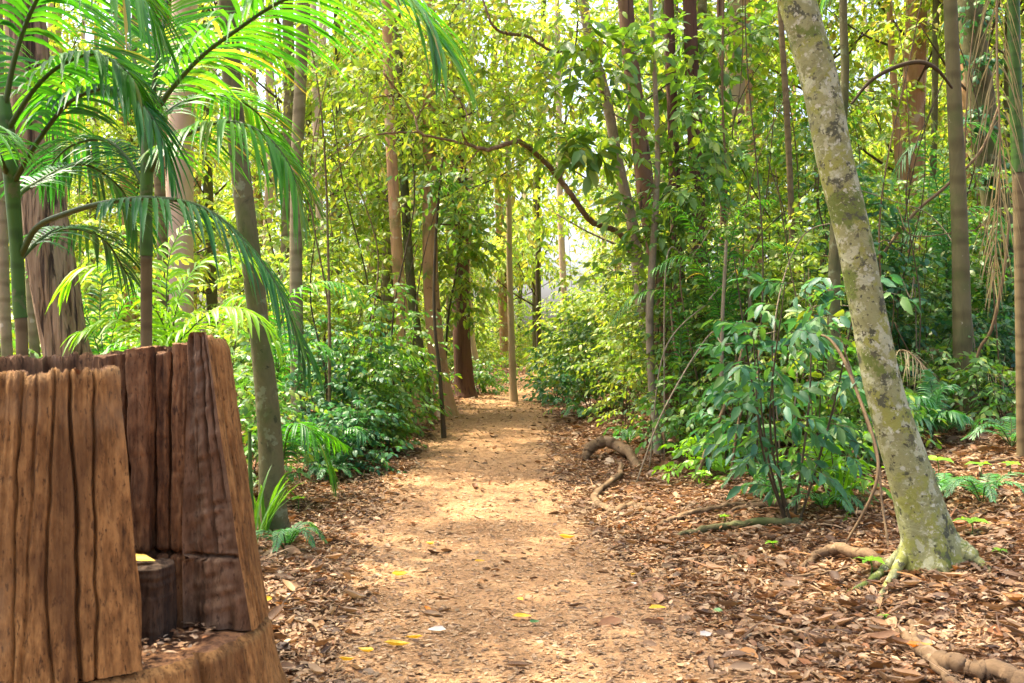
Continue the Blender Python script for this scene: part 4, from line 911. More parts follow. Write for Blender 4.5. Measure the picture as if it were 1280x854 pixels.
# dead fronds lying on the ground
def dead(label, pts, LL=.3, jit=.2, n=34, side_hint=None, droop=.5):
    C = [np.array([q[0], q[1], gz(q[0], q[1]) + q[2]]) for q in pts]
    mb = MB(); frond(mb, C, LL, n, .012, .12, droop, .012, .2, jit=jit, side_hint=side_hint); o = mb.obj('dead_frond', [M['deadfrond'], M['rachisdry']], None, C[0])
    tag(o, label, 'dead frond', 'dead palm fronds on the forest floor')
X = lambda x, d: (x - 640) / F * d
dead('straw brown dead frond draped over the litter right of the straight palm trunk', [(X(1205, 10.4), 10.4, .45), (X(1240, 10.2), 10.2, .42), (X(1275, 10), 10, .25), (X(1310, 9.8), 9.8, .08)], .34)
dead('dead frond hooked up behind the straight palm trunk', [(X(1150, 10.8), 10.8, .1), (X(1130, 10.6), 10.6, .5), (X(1160, 10.4), 10.4, .75), (X(1200, 10.2), 10.2, .55)], .3, droop=.9)
dead('dead frond hanging near the ground between the leaning and straight trunks', [(X(1110, 10), 10, .75), (X(1130, 9.8), 9.8, .85), (X(1160, 9.6), 9.6, .6), (X(1180, 9.5), 9.5, .2)], .26, droop=1.1)
dead('long dead frond lying behind the blue green shrub', [(X(930, 10.4), 10.4, .9), (X(985, 10.2), 10.2, 1.3), (X(1040, 10), 10, 1.35), (X(1075, 9.9), 9.9, 1.1)], .26, droop=.6)
# ================================================================ shrubs and plants
def shrub(name, label, x, d, h, w, n, LL, LW, mat, T=T6, nl=9, SL=.32, group=None, stems=4, low=.15, hang=.35, droop=.3, sr=.008, fy=None):
    X = (x - 640) / F * d; b = np.array([X, d, gz(X, d)])
    t = thing(name, label, 'shrub', b, group)
    mb = MB(); tops = []
    for k in range(stems):
        a = rng.uniform(0, 2 * PI); rr = w * .5 * rng.uniform(.2, .9)
        tip = b + np.array([math.cos(a) * rr, math.sin(a) * rr, h * rng.uniform(.55, 1.12)])
        p0 = b + np.array([math.cos(a), math.sin(a), 0]) * .05 - UP * .03
        q = catmull([p0, (p0 * .55 + tip * .45) + rng.normal(0, .06, 3), tip], 14)
        m2 = MB(); tube(m2, q, np.linspace(sr, sr * .35, 14), 6); m2.obj('stem', M['darkstem'], t)
        tops.append(q)
    A = np.array(tops); k = rng.integers(0, stems, n); u = low + (1 - low) * rng.random(n) ** .75
    ix = np.clip((u * 13).astype(int), 0, 13); c = A[k, ix]
    dd = rng.normal(0, 1, (n, 3)); dd[:, 2] = dd[:, 2] * .35 + .25; dd = unit(dd)
    off = rng.uniform(0, 1, (n, 1)) * w * .42 * np.interp(u, [0, .3, .7, 1], [.6, 1, .9, .3])[:, None]
    sprays(mb, c + dd * off * np.array([1, 1, .5]), dd, SL * rng.uniform(.6, 1.25, n), nl, LL, LW, T, droop, 0, 1, .003, hang)
    mb.obj('foliage', [M[mat], M['twig']], t)
    return t
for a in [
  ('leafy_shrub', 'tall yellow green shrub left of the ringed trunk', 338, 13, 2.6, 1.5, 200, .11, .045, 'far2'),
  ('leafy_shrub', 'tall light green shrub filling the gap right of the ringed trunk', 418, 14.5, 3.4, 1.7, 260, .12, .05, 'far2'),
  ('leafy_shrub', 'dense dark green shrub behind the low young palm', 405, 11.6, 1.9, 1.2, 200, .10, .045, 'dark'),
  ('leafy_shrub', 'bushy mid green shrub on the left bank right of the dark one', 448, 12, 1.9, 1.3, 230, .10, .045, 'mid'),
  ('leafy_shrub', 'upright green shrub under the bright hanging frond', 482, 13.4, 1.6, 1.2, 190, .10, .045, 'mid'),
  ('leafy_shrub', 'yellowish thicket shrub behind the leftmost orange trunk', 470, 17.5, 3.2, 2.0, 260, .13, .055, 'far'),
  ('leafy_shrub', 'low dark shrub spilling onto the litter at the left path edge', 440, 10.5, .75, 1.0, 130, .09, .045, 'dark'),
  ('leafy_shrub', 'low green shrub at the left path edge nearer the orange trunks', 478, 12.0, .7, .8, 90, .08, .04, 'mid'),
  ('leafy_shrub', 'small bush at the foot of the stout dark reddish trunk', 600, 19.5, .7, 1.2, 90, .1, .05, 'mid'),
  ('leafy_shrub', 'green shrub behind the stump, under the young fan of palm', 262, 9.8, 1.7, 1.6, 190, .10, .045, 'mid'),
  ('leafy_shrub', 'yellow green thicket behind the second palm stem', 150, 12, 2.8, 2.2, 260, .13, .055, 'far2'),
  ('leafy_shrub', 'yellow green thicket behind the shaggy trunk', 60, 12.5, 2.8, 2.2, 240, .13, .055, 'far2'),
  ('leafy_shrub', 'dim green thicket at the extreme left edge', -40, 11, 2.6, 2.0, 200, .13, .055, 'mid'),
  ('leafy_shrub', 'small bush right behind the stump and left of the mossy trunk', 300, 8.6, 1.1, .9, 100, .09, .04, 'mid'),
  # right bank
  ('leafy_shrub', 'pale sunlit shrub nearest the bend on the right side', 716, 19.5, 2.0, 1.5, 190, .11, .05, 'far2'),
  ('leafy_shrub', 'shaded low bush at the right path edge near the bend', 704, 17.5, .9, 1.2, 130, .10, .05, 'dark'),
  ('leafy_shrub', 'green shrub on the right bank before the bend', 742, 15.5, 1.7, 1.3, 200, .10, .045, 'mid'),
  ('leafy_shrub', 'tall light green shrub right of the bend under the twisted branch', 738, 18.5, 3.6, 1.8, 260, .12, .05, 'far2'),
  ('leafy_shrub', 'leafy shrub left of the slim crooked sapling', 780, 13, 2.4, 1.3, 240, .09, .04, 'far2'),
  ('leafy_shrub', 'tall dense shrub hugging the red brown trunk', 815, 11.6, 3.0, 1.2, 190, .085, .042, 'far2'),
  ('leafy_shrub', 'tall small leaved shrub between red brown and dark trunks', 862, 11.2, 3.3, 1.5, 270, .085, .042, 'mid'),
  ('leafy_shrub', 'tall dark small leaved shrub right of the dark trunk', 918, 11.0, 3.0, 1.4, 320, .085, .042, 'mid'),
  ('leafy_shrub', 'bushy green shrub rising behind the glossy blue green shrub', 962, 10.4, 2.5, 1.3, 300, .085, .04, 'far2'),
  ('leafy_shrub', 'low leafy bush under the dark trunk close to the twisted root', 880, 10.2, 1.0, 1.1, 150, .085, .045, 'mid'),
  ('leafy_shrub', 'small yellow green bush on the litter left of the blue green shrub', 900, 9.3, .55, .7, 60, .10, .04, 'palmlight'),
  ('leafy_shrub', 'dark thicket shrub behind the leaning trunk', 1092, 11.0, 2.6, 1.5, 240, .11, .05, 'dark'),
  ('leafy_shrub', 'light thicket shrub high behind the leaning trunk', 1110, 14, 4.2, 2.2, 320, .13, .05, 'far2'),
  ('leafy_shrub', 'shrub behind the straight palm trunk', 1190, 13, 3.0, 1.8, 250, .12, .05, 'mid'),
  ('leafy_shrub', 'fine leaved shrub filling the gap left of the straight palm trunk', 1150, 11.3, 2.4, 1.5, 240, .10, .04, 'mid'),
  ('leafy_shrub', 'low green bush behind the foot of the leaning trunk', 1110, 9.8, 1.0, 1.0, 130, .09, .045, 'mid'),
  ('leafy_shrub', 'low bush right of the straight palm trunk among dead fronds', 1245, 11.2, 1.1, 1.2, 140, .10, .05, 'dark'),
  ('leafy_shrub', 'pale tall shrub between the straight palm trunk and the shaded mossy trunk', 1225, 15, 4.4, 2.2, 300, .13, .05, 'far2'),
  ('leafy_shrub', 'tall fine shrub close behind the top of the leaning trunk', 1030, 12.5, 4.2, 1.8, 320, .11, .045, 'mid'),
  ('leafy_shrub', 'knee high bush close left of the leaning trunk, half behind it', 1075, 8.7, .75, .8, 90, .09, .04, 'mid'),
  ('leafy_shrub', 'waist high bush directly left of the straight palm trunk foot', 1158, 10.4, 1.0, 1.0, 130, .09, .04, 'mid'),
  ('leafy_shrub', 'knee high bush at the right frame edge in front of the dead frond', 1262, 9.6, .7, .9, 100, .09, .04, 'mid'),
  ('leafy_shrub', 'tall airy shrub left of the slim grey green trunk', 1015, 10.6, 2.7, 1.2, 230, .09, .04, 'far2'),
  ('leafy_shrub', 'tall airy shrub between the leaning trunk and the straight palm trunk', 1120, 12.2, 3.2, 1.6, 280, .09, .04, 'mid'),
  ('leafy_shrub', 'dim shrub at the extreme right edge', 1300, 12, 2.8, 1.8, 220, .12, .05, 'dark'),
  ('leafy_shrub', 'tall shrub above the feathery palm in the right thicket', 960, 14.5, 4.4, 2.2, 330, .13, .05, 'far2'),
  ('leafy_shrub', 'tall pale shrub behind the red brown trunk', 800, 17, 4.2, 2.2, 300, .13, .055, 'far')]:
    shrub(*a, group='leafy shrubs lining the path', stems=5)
# the glossy broad leaved shrub left of the leaning trunk
t = shrub('broadleaf_shrub', 'glossy blue green broad leaved shrub left of the leaning trunk', 990, gh(992, 652), 1.8, 1.3, 100, .145, .055, 'dark', T8, 6, .26, None, 7, .18, .5, .3, .011)
shrub('broadleaf_shrub', 'young broad leaved shrub close behind the glossy blue green one', 1025, 8.7, 1.7, 1.0, 50, .16, .06, 'mid', T8, 6, .26, None, 5, .3, .45)
shrub('broadleaf_shrub', 'thin broad leaved shrub on the path side of the glossy one', 945, 8.9, 1.2, .9, 34, .13, .055, 'dark', T8, 6, .22, None, 4, .15, .45)
shrub('broadleaf_shrub', 'light green leafy shrub between the glossy shrub and the leaning trunk', 1050, 7.6, .6, .7, 40, .13, .04, 'palmlight', T8, 7, .22, None, 4, .1, .3)

# little ferns and seedlings
def fern(label, x, y, n, L, LL=.09, mat='fern', grp='ferns on the forest floor', w=.012, d=None):
    d = d or gh(x, y); b = P(x, y, d); b[2] = gz(b[0], b[1])
    t = thing('fern', label, 'fern', b, grp)
    for k in range(n):
        a = k * 2 * PI / n + rng.uniform(-.3, .3); e = np.array([math.cos(a), math.sin(a), 0]); l = L * rng.uniform(.75, 1.15); h = rng.uniform(.5, .9)
        mb = MB(); frond(mb, [b, b + e * l * .3 + UP * l * h * .6, b + e * l * .7 + UP * l * h * .7, b + e * l + UP * l * h * .35], LL, 22, w, .18, .25, .004, .05, 4)
        mb.obj('frond', [M[mat], M['rachis']], t)
for a in [('small dark fern at the foot of the mossy trunk by the litter', 358, 690, 9, .34, .075),
          ('pale green fern right of the leaning trunk near the frame edge', 1228, 632, 7, .38, .085),
          ('fern low on the bank just right of the leaning trunk', 1180, 622, 6, .34, .08),
          ('fern at the foot of the straight palm trunk', 1180, 545, 7, .4, .1),
          ('fern under the glossy shrub nearest the path', 960, 625, 8, .36, .09),
          ('fern under the glossy shrub nearest the leaning trunk', 1030, 640, 8, .36, .09),
          ('fern at the shaded foot of the slim crooked sapling', 850, 570, 7, .36, .09),
          ('fern left of the slim crooked sapling at the path edge', 786, 556, 7, .34, .09),
          ('fern by the path edge on the far right bank', 730, 525, 8, .4, .1),
          ('fern under the left thicket beside the low dark shrub', 410, 600, 8, .34, .09),
          ('fern beneath the thicket near the leftmost orange trunk', 470, 560, 7, .36, .1),
          ('fern at the extreme right among dead fronds', 1265, 560, 7, .4, .1), ('fern behind the straight palm trunk foot', 1225, 505, 8, .45, .11),
          ('fern under the thicket left of the straight palm trunk', 1140, 515, 8, .45, .11), ('fern between the leaning trunk and the low bush behind it', 1095, 560, 8, .4, .1),
          ('fern at the upper end of the straight fallen branch', 1015, 600, 8, .36, .09), ('fern under the tall small leaved shrub', 905, 580, 8, .38, .1)]: fern(*a)
def strap(label, x, y, n, L, mat='palmlight', w=.03, d=None):
    d = d or gh(x, y); b = P(x, y, d); b[2] = gz(b[0], b[1])
    t = thing('strap_leaf_plant', label, 'plant', b, 'strap leaved plants'); 
    for k in range(n):
        a = rng.uniform(0, 2 * PI); e = np.array([math.cos(a), math.sin(a), 0]); l = L * rng.uniform(.6, 1.1); o = rng.uniform(.25, .6)
        u = np.linspace(0, 1, 8)[:, None]; q = b + e * .03 + e * l * o * u ** 1.4 + UP * l * (u * .95 - .38 * u ** 3 * o * 1.6)
        sdv = np.cross(unit(np.gradient(q, axis=0)), e * .1 + UP); sdv = unit(np.cross(e, UP)) * np.ones((8, 1))
        ww = w * np.interp(u[:, 0], [0, .3, .7, 1], [.5, 1, .8, .04]) / 2
        v = np.stack([q - sdv * ww[:, None], q + UP * -.25 * ww[:, None], q + sdv * ww[:, None]], 1).reshape(-1, 3)
        f = [[i * 3 + j, i * 3 + j + 1, i * 3 + j + 4, i * 3 + j + 3] for i in range(7) for j in range(2)]
        mb = MB(); mb.add(v, f); mb.obj('leaf', M[mat], t)
strap('bright green strap leaved clump at the foot of the mossy trunk', 330, 668, 30, .66, 'palm', .022)
strap('thin strap leaved plant right beside the stump', 314, 690, 12, .7, 'palm', .022)
strap('strap leaved clump under the glossy shrub by the leaning trunk', 1052, 634, 22, .55, 'palmlight', .02)
strap('strap leaved clump behind the leaning trunk on the bank', 1100, 580, 16, .6, 'fern', .022)
strap('grassy clump at the far bend beside the dark reddish trunk', 605, 492, 18, .8, 'palm', .03)
def seedling(label, x, y, n, h, LL, mat='palmlight', w=.5):
    d = gh(x, y); b = P(x, y, d); b[2] = gz(b[0], b[1])
    t = thing('seedling', label, 'seedling', b, 'seedlings sprouting from the litter')
    mb = MB(); tube(mb, catmull([b - UP * .01, b + UP * h * .5 + np.array([.01, 0, 0]), b + UP * h], 6), .004, 5); mb.obj('stem', M['greenstem'], t)
    a = np.arange(n) * 2 * PI / n + rng.uniform(0, 1); dd = np.stack([np.cos(a), np.sin(a), 0 * a + .12], -1)
    mb = MB(); leaves(mb, np.repeat((b + UP * h)[None], n, 0), dd, UP + rng.normal(0, .2, (n, 3)), LL * rng.uniform(.8, 1.1, n), LL * w, T8, 0, rng.normal(-.3, .1, n)); mb.obj('foliage', M[mat], t)
for a in [('bright green seedling right of the leaning trunk', 1214, 672, 5, .10, .11), ('bright green seedling left of the leaning trunk root', 1088, 722, 5, .10, .10),
          ('seedling with upright bright leaf close right of the leaning trunk', 1172, 600, 4, .16, .15), ('tiny seedling on the bank left of the root arch', 880, 605, 5, .08, .08),
          ('tiny seedling beside the twisted root right of the path', 838, 592, 5, .08, .08), ('tiny green sprout at the lower right near the big root', 1105, 780, 4, .04, .035),
          ('seedling by the strap leaved clump left of the path', 372, 640, 5, .12, .09), ('seedling at the left path edge under the thicket', 452, 582, 5, .1, .08),
          ('seedling far up the right path edge', 760, 560, 5, .1, .08), ('seedling near the right frame edge on the bank', 1262, 600, 5, .12, .10),
          ('small seedling on the litter between the path and the straight dark branch', 905, 655, 5, .06, .06), ('pair leaved seedling below the straight dark branch', 965, 690, 4, .06, .07),
          ('seedling beside the thin fallen branch before the straight palm trunk', 1225, 600, 5, .12, .11), ('seedling in the litter right of the leaning trunk lump', 1250, 700, 4, .05, .06)]: seedling(*a)

# ================================================================ roots, fallen branches, lianas
def log(label, pix, w, cat, name, bark='root', **k):
    mb = MB(); q = ground_tube(mb, pix, w, **k); o = mb.obj(name, M[bark], None, q[0]); tag(o, label, cat)
log('short thick curved log arching off the ground at the right path edge', [(732, 575), (736, 566, 8), (752, 556, 16), (775, 562, 10), (792, 578, 3), (800, 590)], [13, 17, 18, 17, 14, 8], 'fallen branch', 'fallen_branch')
log('twisted looping root on the litter right of the path, below the curved log', [(776, 580, 4), (773, 597, 6), (752, 612, 4), (745, 628), (765, 641), (790, 634), (815, 641), (858, 645)], [6, 8, 9, 11, 11, 10, 10, 6], 'root', 'exposed_root')
log('straight dark fallen branch lying below the glossy shrub', [(848, 672), (880, 665, 2), (930, 658, 3), (985, 655, 2), (1010, 652)], [6, 11, 12, 13, 10], 'fallen branch', 'fallen_branch', 'mossy')
log('shorter fallen branch lying just behind the straight dark one', [(915, 640), (945, 634, 2), (985, 632, 2), (1010, 640)], [5, 9, 10, 8], 'fallen branch', 'fallen_branch')
log('root arching left from the leaning trunk over the litter', [(1000, 715), (1018, 700, 4), (1040, 690, 9), (1070, 694, 9), (1100, 705, 5), (1130, 712)], [6, 11, 14, 16, 17, 16], 'root', 'exposed_root')
log('pale broken stick on the litter below the arching root', [(908, 700), (940, 704, 2), (975, 712)], [5, 9, 5], 'stick', 'broken_stick')
log('thin branching stick left of the leaning trunk foot', [(960, 728), (1000, 722, 4), (1050, 715, 5), (1090, 702)], [3, 4, 4, 3], 'stick', 'broken_stick')
log('big smooth root crossing the bottom right corner', [(1120, 792), (1150, 815, 5), (1180, 832, 9), (1220, 842, 10), (1275, 856, 8), (1330, 880)], [10, 18, 24, 27, 30, 26], 'root', 'exposed_root')
log('slimmer root crossing the big root at the bottom right', [(1138, 780), (1145, 800, 4), (1158, 825, 8), (1185, 850, 6), (1210, 880)], [8, 13, 14, 14, 10], 'root', 'exposed_root')
log('thin stick on the litter below the leaning trunk', [(1020, 738), (1050, 760, 2), (1075, 785)], [3, 6, 3], 'stick', 'broken_stick')
log('reddish stick lying right of the leaning trunk foot', [(1200, 672), (1230, 664, 2), (1290, 655)], [4, 6, 6], 'stick', 'broken_stick', 'liana')
log('crooked thin stick lying across the litter right of the path', [(862, 720), (890, 712, 2), (915, 716, 3), (948, 706)], [2.5, 4, 4, 2.5], 'stick', 'broken_stick')
log('forked grey stick near the bottom edge right of the path', [(930, 800), (965, 788, 2), (1000, 792, 2), (1030, 782)], [3, 5, 5, 3], 'stick', 'broken_stick', 'sapling')
log('long flat surface root running from the shrubs toward the twisted root', [(960, 628), (920, 632, 2), (880, 640, 3), (840, 652, 2), (810, 660)], [5, 7, 8, 7, 4], 'root', 'exposed_root')
log('long thin fallen branch lying before the straight palm trunk', [(1180, 592), (1220, 582, 3), (1260, 576, 3), (1310, 566)], [4, 6, 6, 5], 'fallen branch', 'fallen_branch', 'liana')
log('grey stick on the bank behind the leaning trunk', [(1060, 585), (1110, 576, 4), (1140, 570)], [3, 4, 3], 'stick', 'broken_stick')
def vine(label, pts, w, bark='liana', name='liana', cat='vine', ends=True):
    C = [P(x, y, d) for x, y, d in pts]
    if ends: C[-1][2] = gz(C[-1][0], C[-1][1]) - .03
    mb = MB(); n = 12 * len(C); q = catmull(C, n); w = np.atleast_1d(w).astype(float)
    tube(mb, q, np.interp(np.linspace(0, 1, n), np.linspace(0, 1, len(w)), w) / F * q[:, 1] / 2, 7, 0, bark_rad(.1, 4, 3)); tag(mb.obj(name, M[bark], None, q[-1]), label, cat)
vine('pale liana bowed in front of the leaning trunk from shrub to litter', [(1005, 425, 7.2), (1030, 420, 7.0), (1052, 445, 6.8), (1075, 500, 6.6), (1095, 560, 6.4), (1096, 600, 6.3), (1080, 640, 6.3), (1045, 685, 6.3)], [1.5, 3, 4.5, 4.5, 4, 4, 4, 3])
vine('second thin liana running beside the bowed one', [(1050, 420, 7.0), (1078, 510, 6.7), (1098, 580, 6.5), (1102, 625, 6.4), (1112, 700, 6.2)], [2, 3, 3, 3])
vine('liana slanting up from the litter right of the straight palm trunk', [(1262, 270, 9.6), (1255, 340, 9.6), (1240, 410, 9.7), (1222, 445, 9.8), (1212, 500, 9.9)], [3, 4, 4, 3])
vine('arched bare branch high between leaning trunk and straight palm trunk', [(1064, 130, 9.4), (1090, 100, 9.4), (1125, 82, 9.4), (1152, 78, 9.4), (1172, 88, 9.4), (1190, 110, 9.6)], [3, 5, 6, 6, 5, 3], 'darkstem', 'arched_branch', 'branch', False)
vine('diagonal liana crossing the thicket left of the straight palm trunk', [(1250, 130, 11), (1225, 190, 11), (1180, 235, 11), (1140, 270, 11), (1090, 340, 10.8), (1060, 420, 10.6), (1050, 560, 10.5)], [3, 4, 4, 4, 3])
vine('thin liana hanging straight down among the broad leaves', [(905, -40, 11.5), (903, 120, 11.5), (908, 250, 11.5), (900, 400, 11.3), (905, 540, 11)], [3, 3, 3])
vine('thin liana looping at the foot of the red brown trunk', [(838, 380, 10.8), (845, 440, 10.6), (862, 470, 10.6), (880, 462, 10.7), (872, 440, 10.8), (845, 455, 10.9), (830, 500, 11)], [3, 4, 4, 4, 3])
vine('slanting thin stem left of the glossy shrub', [(935, 400, 9.4), (925, 450, 9.3), (905, 510, 9.2), (880, 570, 9.1), (870, 612, 9.0)], [3, 5, 5, 5])
vine('second slanting thin stem right of the first', [(950, 430, 9.2), (945, 480, 9.1), (925, 520, 9), (912, 570, 8.9)], [3, 4, 4])
vine('grey upright stem between dark trunk and glossy shrub', [(908, 300, 10), (903, 400, 10), (902, 480, 10), (905, 565, 10)], [4, 5, 6, 6], 'sapling')
vine('pale upright stem right of the grey one in the thicket', [(935, 330, 10.3), (938, 420, 10.2), (935, 540, 10.1)], [4, 5, 6], 'sapling')
vine('thin green shoot standing just right of the stump', [(312, 540, 5.4), (313, 600, 5.4), (315, 660, 5.4), (316, 720, 5.4)], [4, 6, 7, 7], 'greenstem', 'plant_stem', 'plant stem')
vine('hanging thin aerial root left of the pale thin trunk', [(716, -40, 13), (722, 30, 13), (712, 100, 13), (705, 170, 13)], [2, 2.5, 2], 'darkstem', 'aerial_root', 'aerial root', False)

# bare thin stems and tangled vines in the thicket
rv = np.random.default_rng(21)
for i in range(34):
    right = i % 3 != 0
    d = rv.uniform(9.5, 13.5) if right else rv.uniform(11, 15)
    x = rv.uniform(860, 1260) if right else rv.uniform(330, 520)
    X_ = (x - 640) / F * d; b = np.array([X_, d, gz(X_, d) - .03]); h = rv.uniform(2.5, 6)
    C = [b, b + np.array([rv.normal(0, .12), rv.normal(0, .1), h * .35]), b + np.array([rv.normal(0, .22), rv.normal(0, .1), h * .7]), b + np.array([rv.normal(0, .35), rv.normal(0, .2), h])]
    mb = MB(); q = catmull(C, 40); tube(mb, q, np.linspace(rv.uniform(.008, .02), .005, 40), 6, 0, bark_rad(.15, 5, 4))
    sd_ = 'right' if right else 'left'
    tag(mb.obj('thin_stem', M[['darkstem', 'liana', 'darkstem', 'palmbrown'][i % 4]], None, b), f'bare thin stem standing among the thicket on the {sd_} of the path', 'stem', f'bare thin stems in the {sd_} thicket')
for i in range(22):
    d = rv.uniform(9.5, 11.5); x0 = rv.uniform(880, 1180); x1 = x0 + rv.uniform(-140, 140); y0 = rv.uniform(230, 420)
    C = [P(x0, y0, d), P((x0 * 2 + x1) / 3 + rv.normal(0, 20), y0 + rv.uniform(-10, 50), d - .2), P((x0 + 2 * x1) / 3 + rv.normal(0, 20), y0 + rv.uniform(0, 90), d + .1), P(x1, y0 + rv.uniform(30, 150), d - .1)]
    xx, yy = C[-1][0] + rv.normal(0, .15), C[-1][1]; C.append(np.array([xx, yy, gz(xx, yy)]))
    mb = MB(); q = catmull(C, 50); tube(mb, q, np.linspace(.005, .009, 50), 5)
    tag(mb.obj('tangled_vine', M['liana' if i % 2 else 'sapling'], None, C[-1]), 'thin brown vine tangled through the shrubs right of the path', 'vine', 'tangled vines in the right thicket')

# ================================================================ the forest behind: shared crown and bush meshes, each tree its own object
def column_mesh(mat, z0, z1, r, nb, ns, LL, LW, seedtw=.02):
    mb = MB(); B = np.stack([rng.normal(0, r * .5, nb), rng.normal(0, r * .5, nb), rng.uniform(z0, z1, nb)], -1)
    for b in B:
        q0 = rng.uniform(.55, 1.1); n = int(ns * q0 ** 2); dd = ball(n); dd[:, 2] *= .7
        q = b + dd * q0 * rng.uniform(.15, 1, (n, 1)) * np.array([1.1, 1.1, .75])
        sprays(mb, q, unit(dd + rng.normal(0, .5, (n, 3))), .45 * rng.uniform(.6, 1.2, n), 8, LL, LW, T4, .35, 0, 1, .005, .4)
        a = np.array([0, 0, max(.6, b[2] - 1.0)]); tube(mb, catmull([a, (a + b) / 2 - UP * .1, b], 6), np.linspace(.025, .008, 6), 4, 1)
    return mb.mesh('crown', [mat, M['twig']])
COLS = [column_mesh(M['far'], 1.6, 9.5, 1.5, 17, 44, .17, .07), column_mesh(M['far'], 2.6, 11, 1.9, 20, 40, .18, .075), column_mesh(M['far2'], 1.5, 8, 1.5, 15, 44, .16, .07), column_mesh(M['far'], 2, 10, 1.6, 17, 40, .15, .06)]
def bush_mesh(mat, h, w, n, LL, LW):
    mb = MB(); dd = ball(n); dd[:, 2] = np.abs(dd[:, 2])
    q = dd * np.array([w, w, h]) * rng.uniform(.3, 1, (n, 1)) + UP * .12
    sprays(mb, q, unit(dd + rng.normal(0, .5, (n, 3))), .42 * rng.uniform(.6, 1.2, n), 9, LL, LW, T4, .35, 0, 1, .004, .4)
    return mb.mesh('foliage', [mat, M['twig']])
BUSH = [bush_mesh(M['far'], 1.6, 1.1, 180, .15, .06), bush_mesh(M['far2'], 2.1, 1.0, 200, .14, .06), bush_mesh(M['far'], 1.2, 1.3, 170, .15, .065), bush_mesh(M['mid'], 1.4, 1.0, 180, .12, .055)]
def stem_mesh(r, H, bend):
    mb = MB(); q = catmull([(0, 0, -.2), (bend * .5, .1, H * .35), (bend, 0, H * .7), (bend * .6, .2, H)], 40)
    tube(mb, q, np.linspace(r * 1.25, r * .5, 40), 9, 0, bark_rad(.06)); return mb
TR = {k: [stem_mesh(r, 14, b).mesh('trunk', [M[k]]) for r, b in ((.10, .3), (.15, -.4))] for k in ('pinkbark', 'ringed', 'orangebark', 'mossy')}
word = {'pinkbark': 'pale pink', 'ringed': 'pale greenish', 'orangebark': 'orange tan', 'mossy': 'dull mossy'}
leafw = ['yellow green', 'loose yellow', 'mid green', 'fine yellow']
rb = np.random.default_rng(5); taken = []
def place(y0, y1, half, sep, clear):
    for _ in range(400):
        y = y0 + (y1 - y0) * rb.random(); x = rb.uniform(-1, 1) * (half * y)
        if abs(x - pathc(y)) < clear: continue
        if y < 26 and 585 < 640 + x / y * F < 715: continue        # keep the view down the path open
        if all((x - a) ** 2 + (y - b) ** 2 > sep ** 2 for a, b in taken): taken.append((x, y)); return x, y
    return None
n_ = 0
for band, (y0, y1, cnt, clear) in enumerate([(15, 22, 18, 2.0), (22, 30, 26, 2.0), (30, 44, 40, 1.2), (44, 62, 40, 0)]):
    for i in range(cnt):
        q = place(y0, y1, .66, 1.5, clear)
        if q is None: continue
        b = list(TR)[n_ % 4]; k = int(rb.integers(0, 4)); n_ += 1
        where = ['standing just behind the first thicket', 'in the sunlit middle of the forest', 'deep in the forest behind', 'in the farthest row of the forest'][band]
        t = thing('forest_tree', f'slender {word[b]} trunk with {leafw[k]} foliage, {where}', 'tree', (q[0], q[1], gz(*q)), f'{word[b]} trunked trees {where}', rb.uniform(0, 6.28), rb.uniform(.85, 1.3))
        child('trunk', TR[b][n_ % 2], t); child('crown', COLS[k], t, (0, 0, 0), rb.uniform(0, 6.28))
taken = []
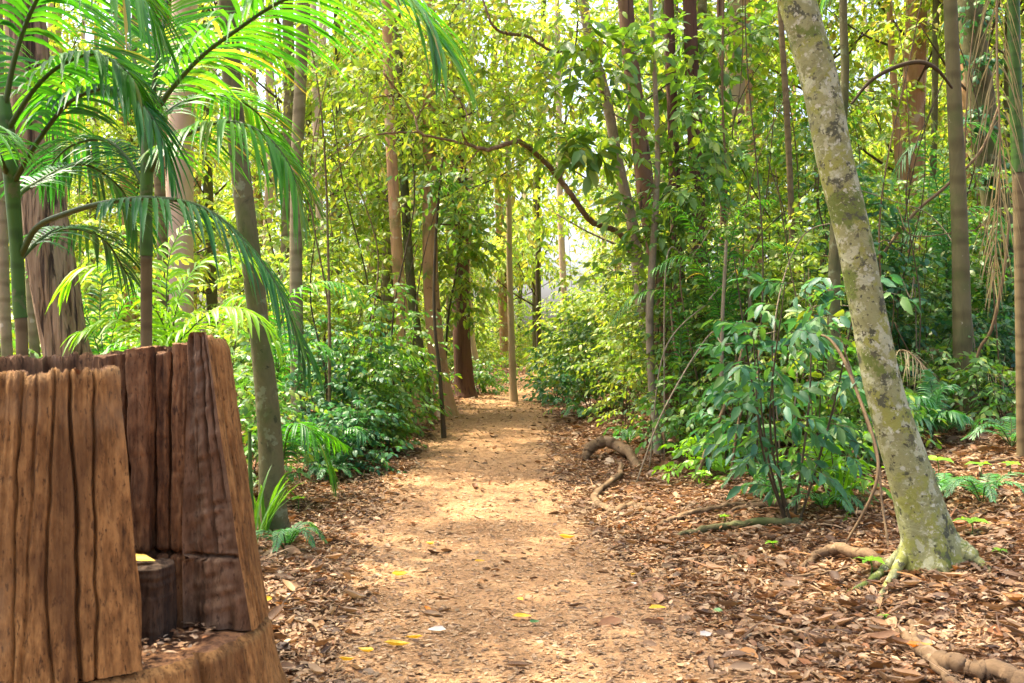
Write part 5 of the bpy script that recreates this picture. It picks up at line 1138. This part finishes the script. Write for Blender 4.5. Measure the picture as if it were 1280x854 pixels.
for band, (y0, y1, cnt, clear) in enumerate([(17, 24, 22, 1.7), (24, 34, 36, 1.7), (34, 60, 50, 0)]):
    for i in range(cnt):
        q = place(y0, y1, .64, 1.1, clear)
        if q is None: continue
        k = int(rb.integers(0, 4)) if band == 0 else int(rb.integers(0, 3))
        where = ['behind the first shrubs', 'halfway back in the forest', 'far back closing the forest'][band]
        kind_ = ['rounded yellow green', 'upright green', 'low spreading yellow green', 'dense green'][k]
        t = thing('forest_bush', f'{kind_} bush growing {where}', 'bush', (q[0], q[1], gz(*q)), f'{kind_} bushes {where}', rb.uniform(0, 6.28), rb.uniform(.8, 1.4) * (1 + .25 * (band == 2)))
        child('foliage', BUSH[k], t)

# ================================================================ light, sky, camera
w = bpy.data.worlds.new('World'); SC.world = w; w.use_nodes = True
nt = w.node_tree; nt.nodes.clear()
sky = nt.nodes.new('ShaderNodeTexSky'); sky.sky_type = 'NISHITA'; sky.sun_disc = False
el = math.asin(SUN[2]); sky.sun_elevation = el; sky.sun_rotation = math.atan2(SUN[0], SUN[1])
sky.air_density = .7; sky.dust_density = 7.0; sky.ozone_density = 1.2
bg = nt.nodes.new('ShaderNodeBackground'); bg.inputs[1].default_value = .15
out = nt.nodes.new('ShaderNodeOutputWorld'); nt.links.new(sky.outputs[0], bg.inputs[0]); nt.links.new(bg.outputs[0], out.inputs[0])
sl = bpy.data.lights.new('sun', 'SUN'); sl.energy = 2.9; sl.angle = math.radians(.6); sl.color = (1, .88, .68)
so = bpy.data.objects.new('sun', sl); COL.objects.link(so)
from mathutils import Vector
so.rotation_euler = Vector(SUN).to_track_quat('Z', 'Y').to_euler(); so.location = (-8, 8, 25)
cam = bpy.data.cameras.new('camera'); cam.lens = 35; cam.sensor_width = 36; cam.clip_end = 2000; cam.clip_start = .05
cam.dof.use_dof = True; cam.dof.focus_distance = 8.5; cam.dof.aperture_fstop = 8
co = bpy.data.objects.new('camera', cam); COL.objects.link(co); co.location = (0, 0, CAMZ); co.rotation_euler = (PI / 2, 0, 0)
SC.camera = co
v = SC.view_settings; SC.display_settings.display_device = 'sRGB'
v.view_transform = 'Standard'; v.look = 'None'; v.exposure = 2.3; v.gamma = 1; v.use_curve_mapping = False
c = SC.cycles
c.max_bounces = 7; c.diffuse_bounces = 4; c.glossy_bounces = 2; c.transmission_bounces = 5; c.transparent_max_bounces = 4
c.sample_clamp_indirect = 6; c.use_denoising = True; c.caustics_reflective = False; c.caustics_refractive = False
c.use_adaptive_sampling = True; c.adaptive_threshold = .02
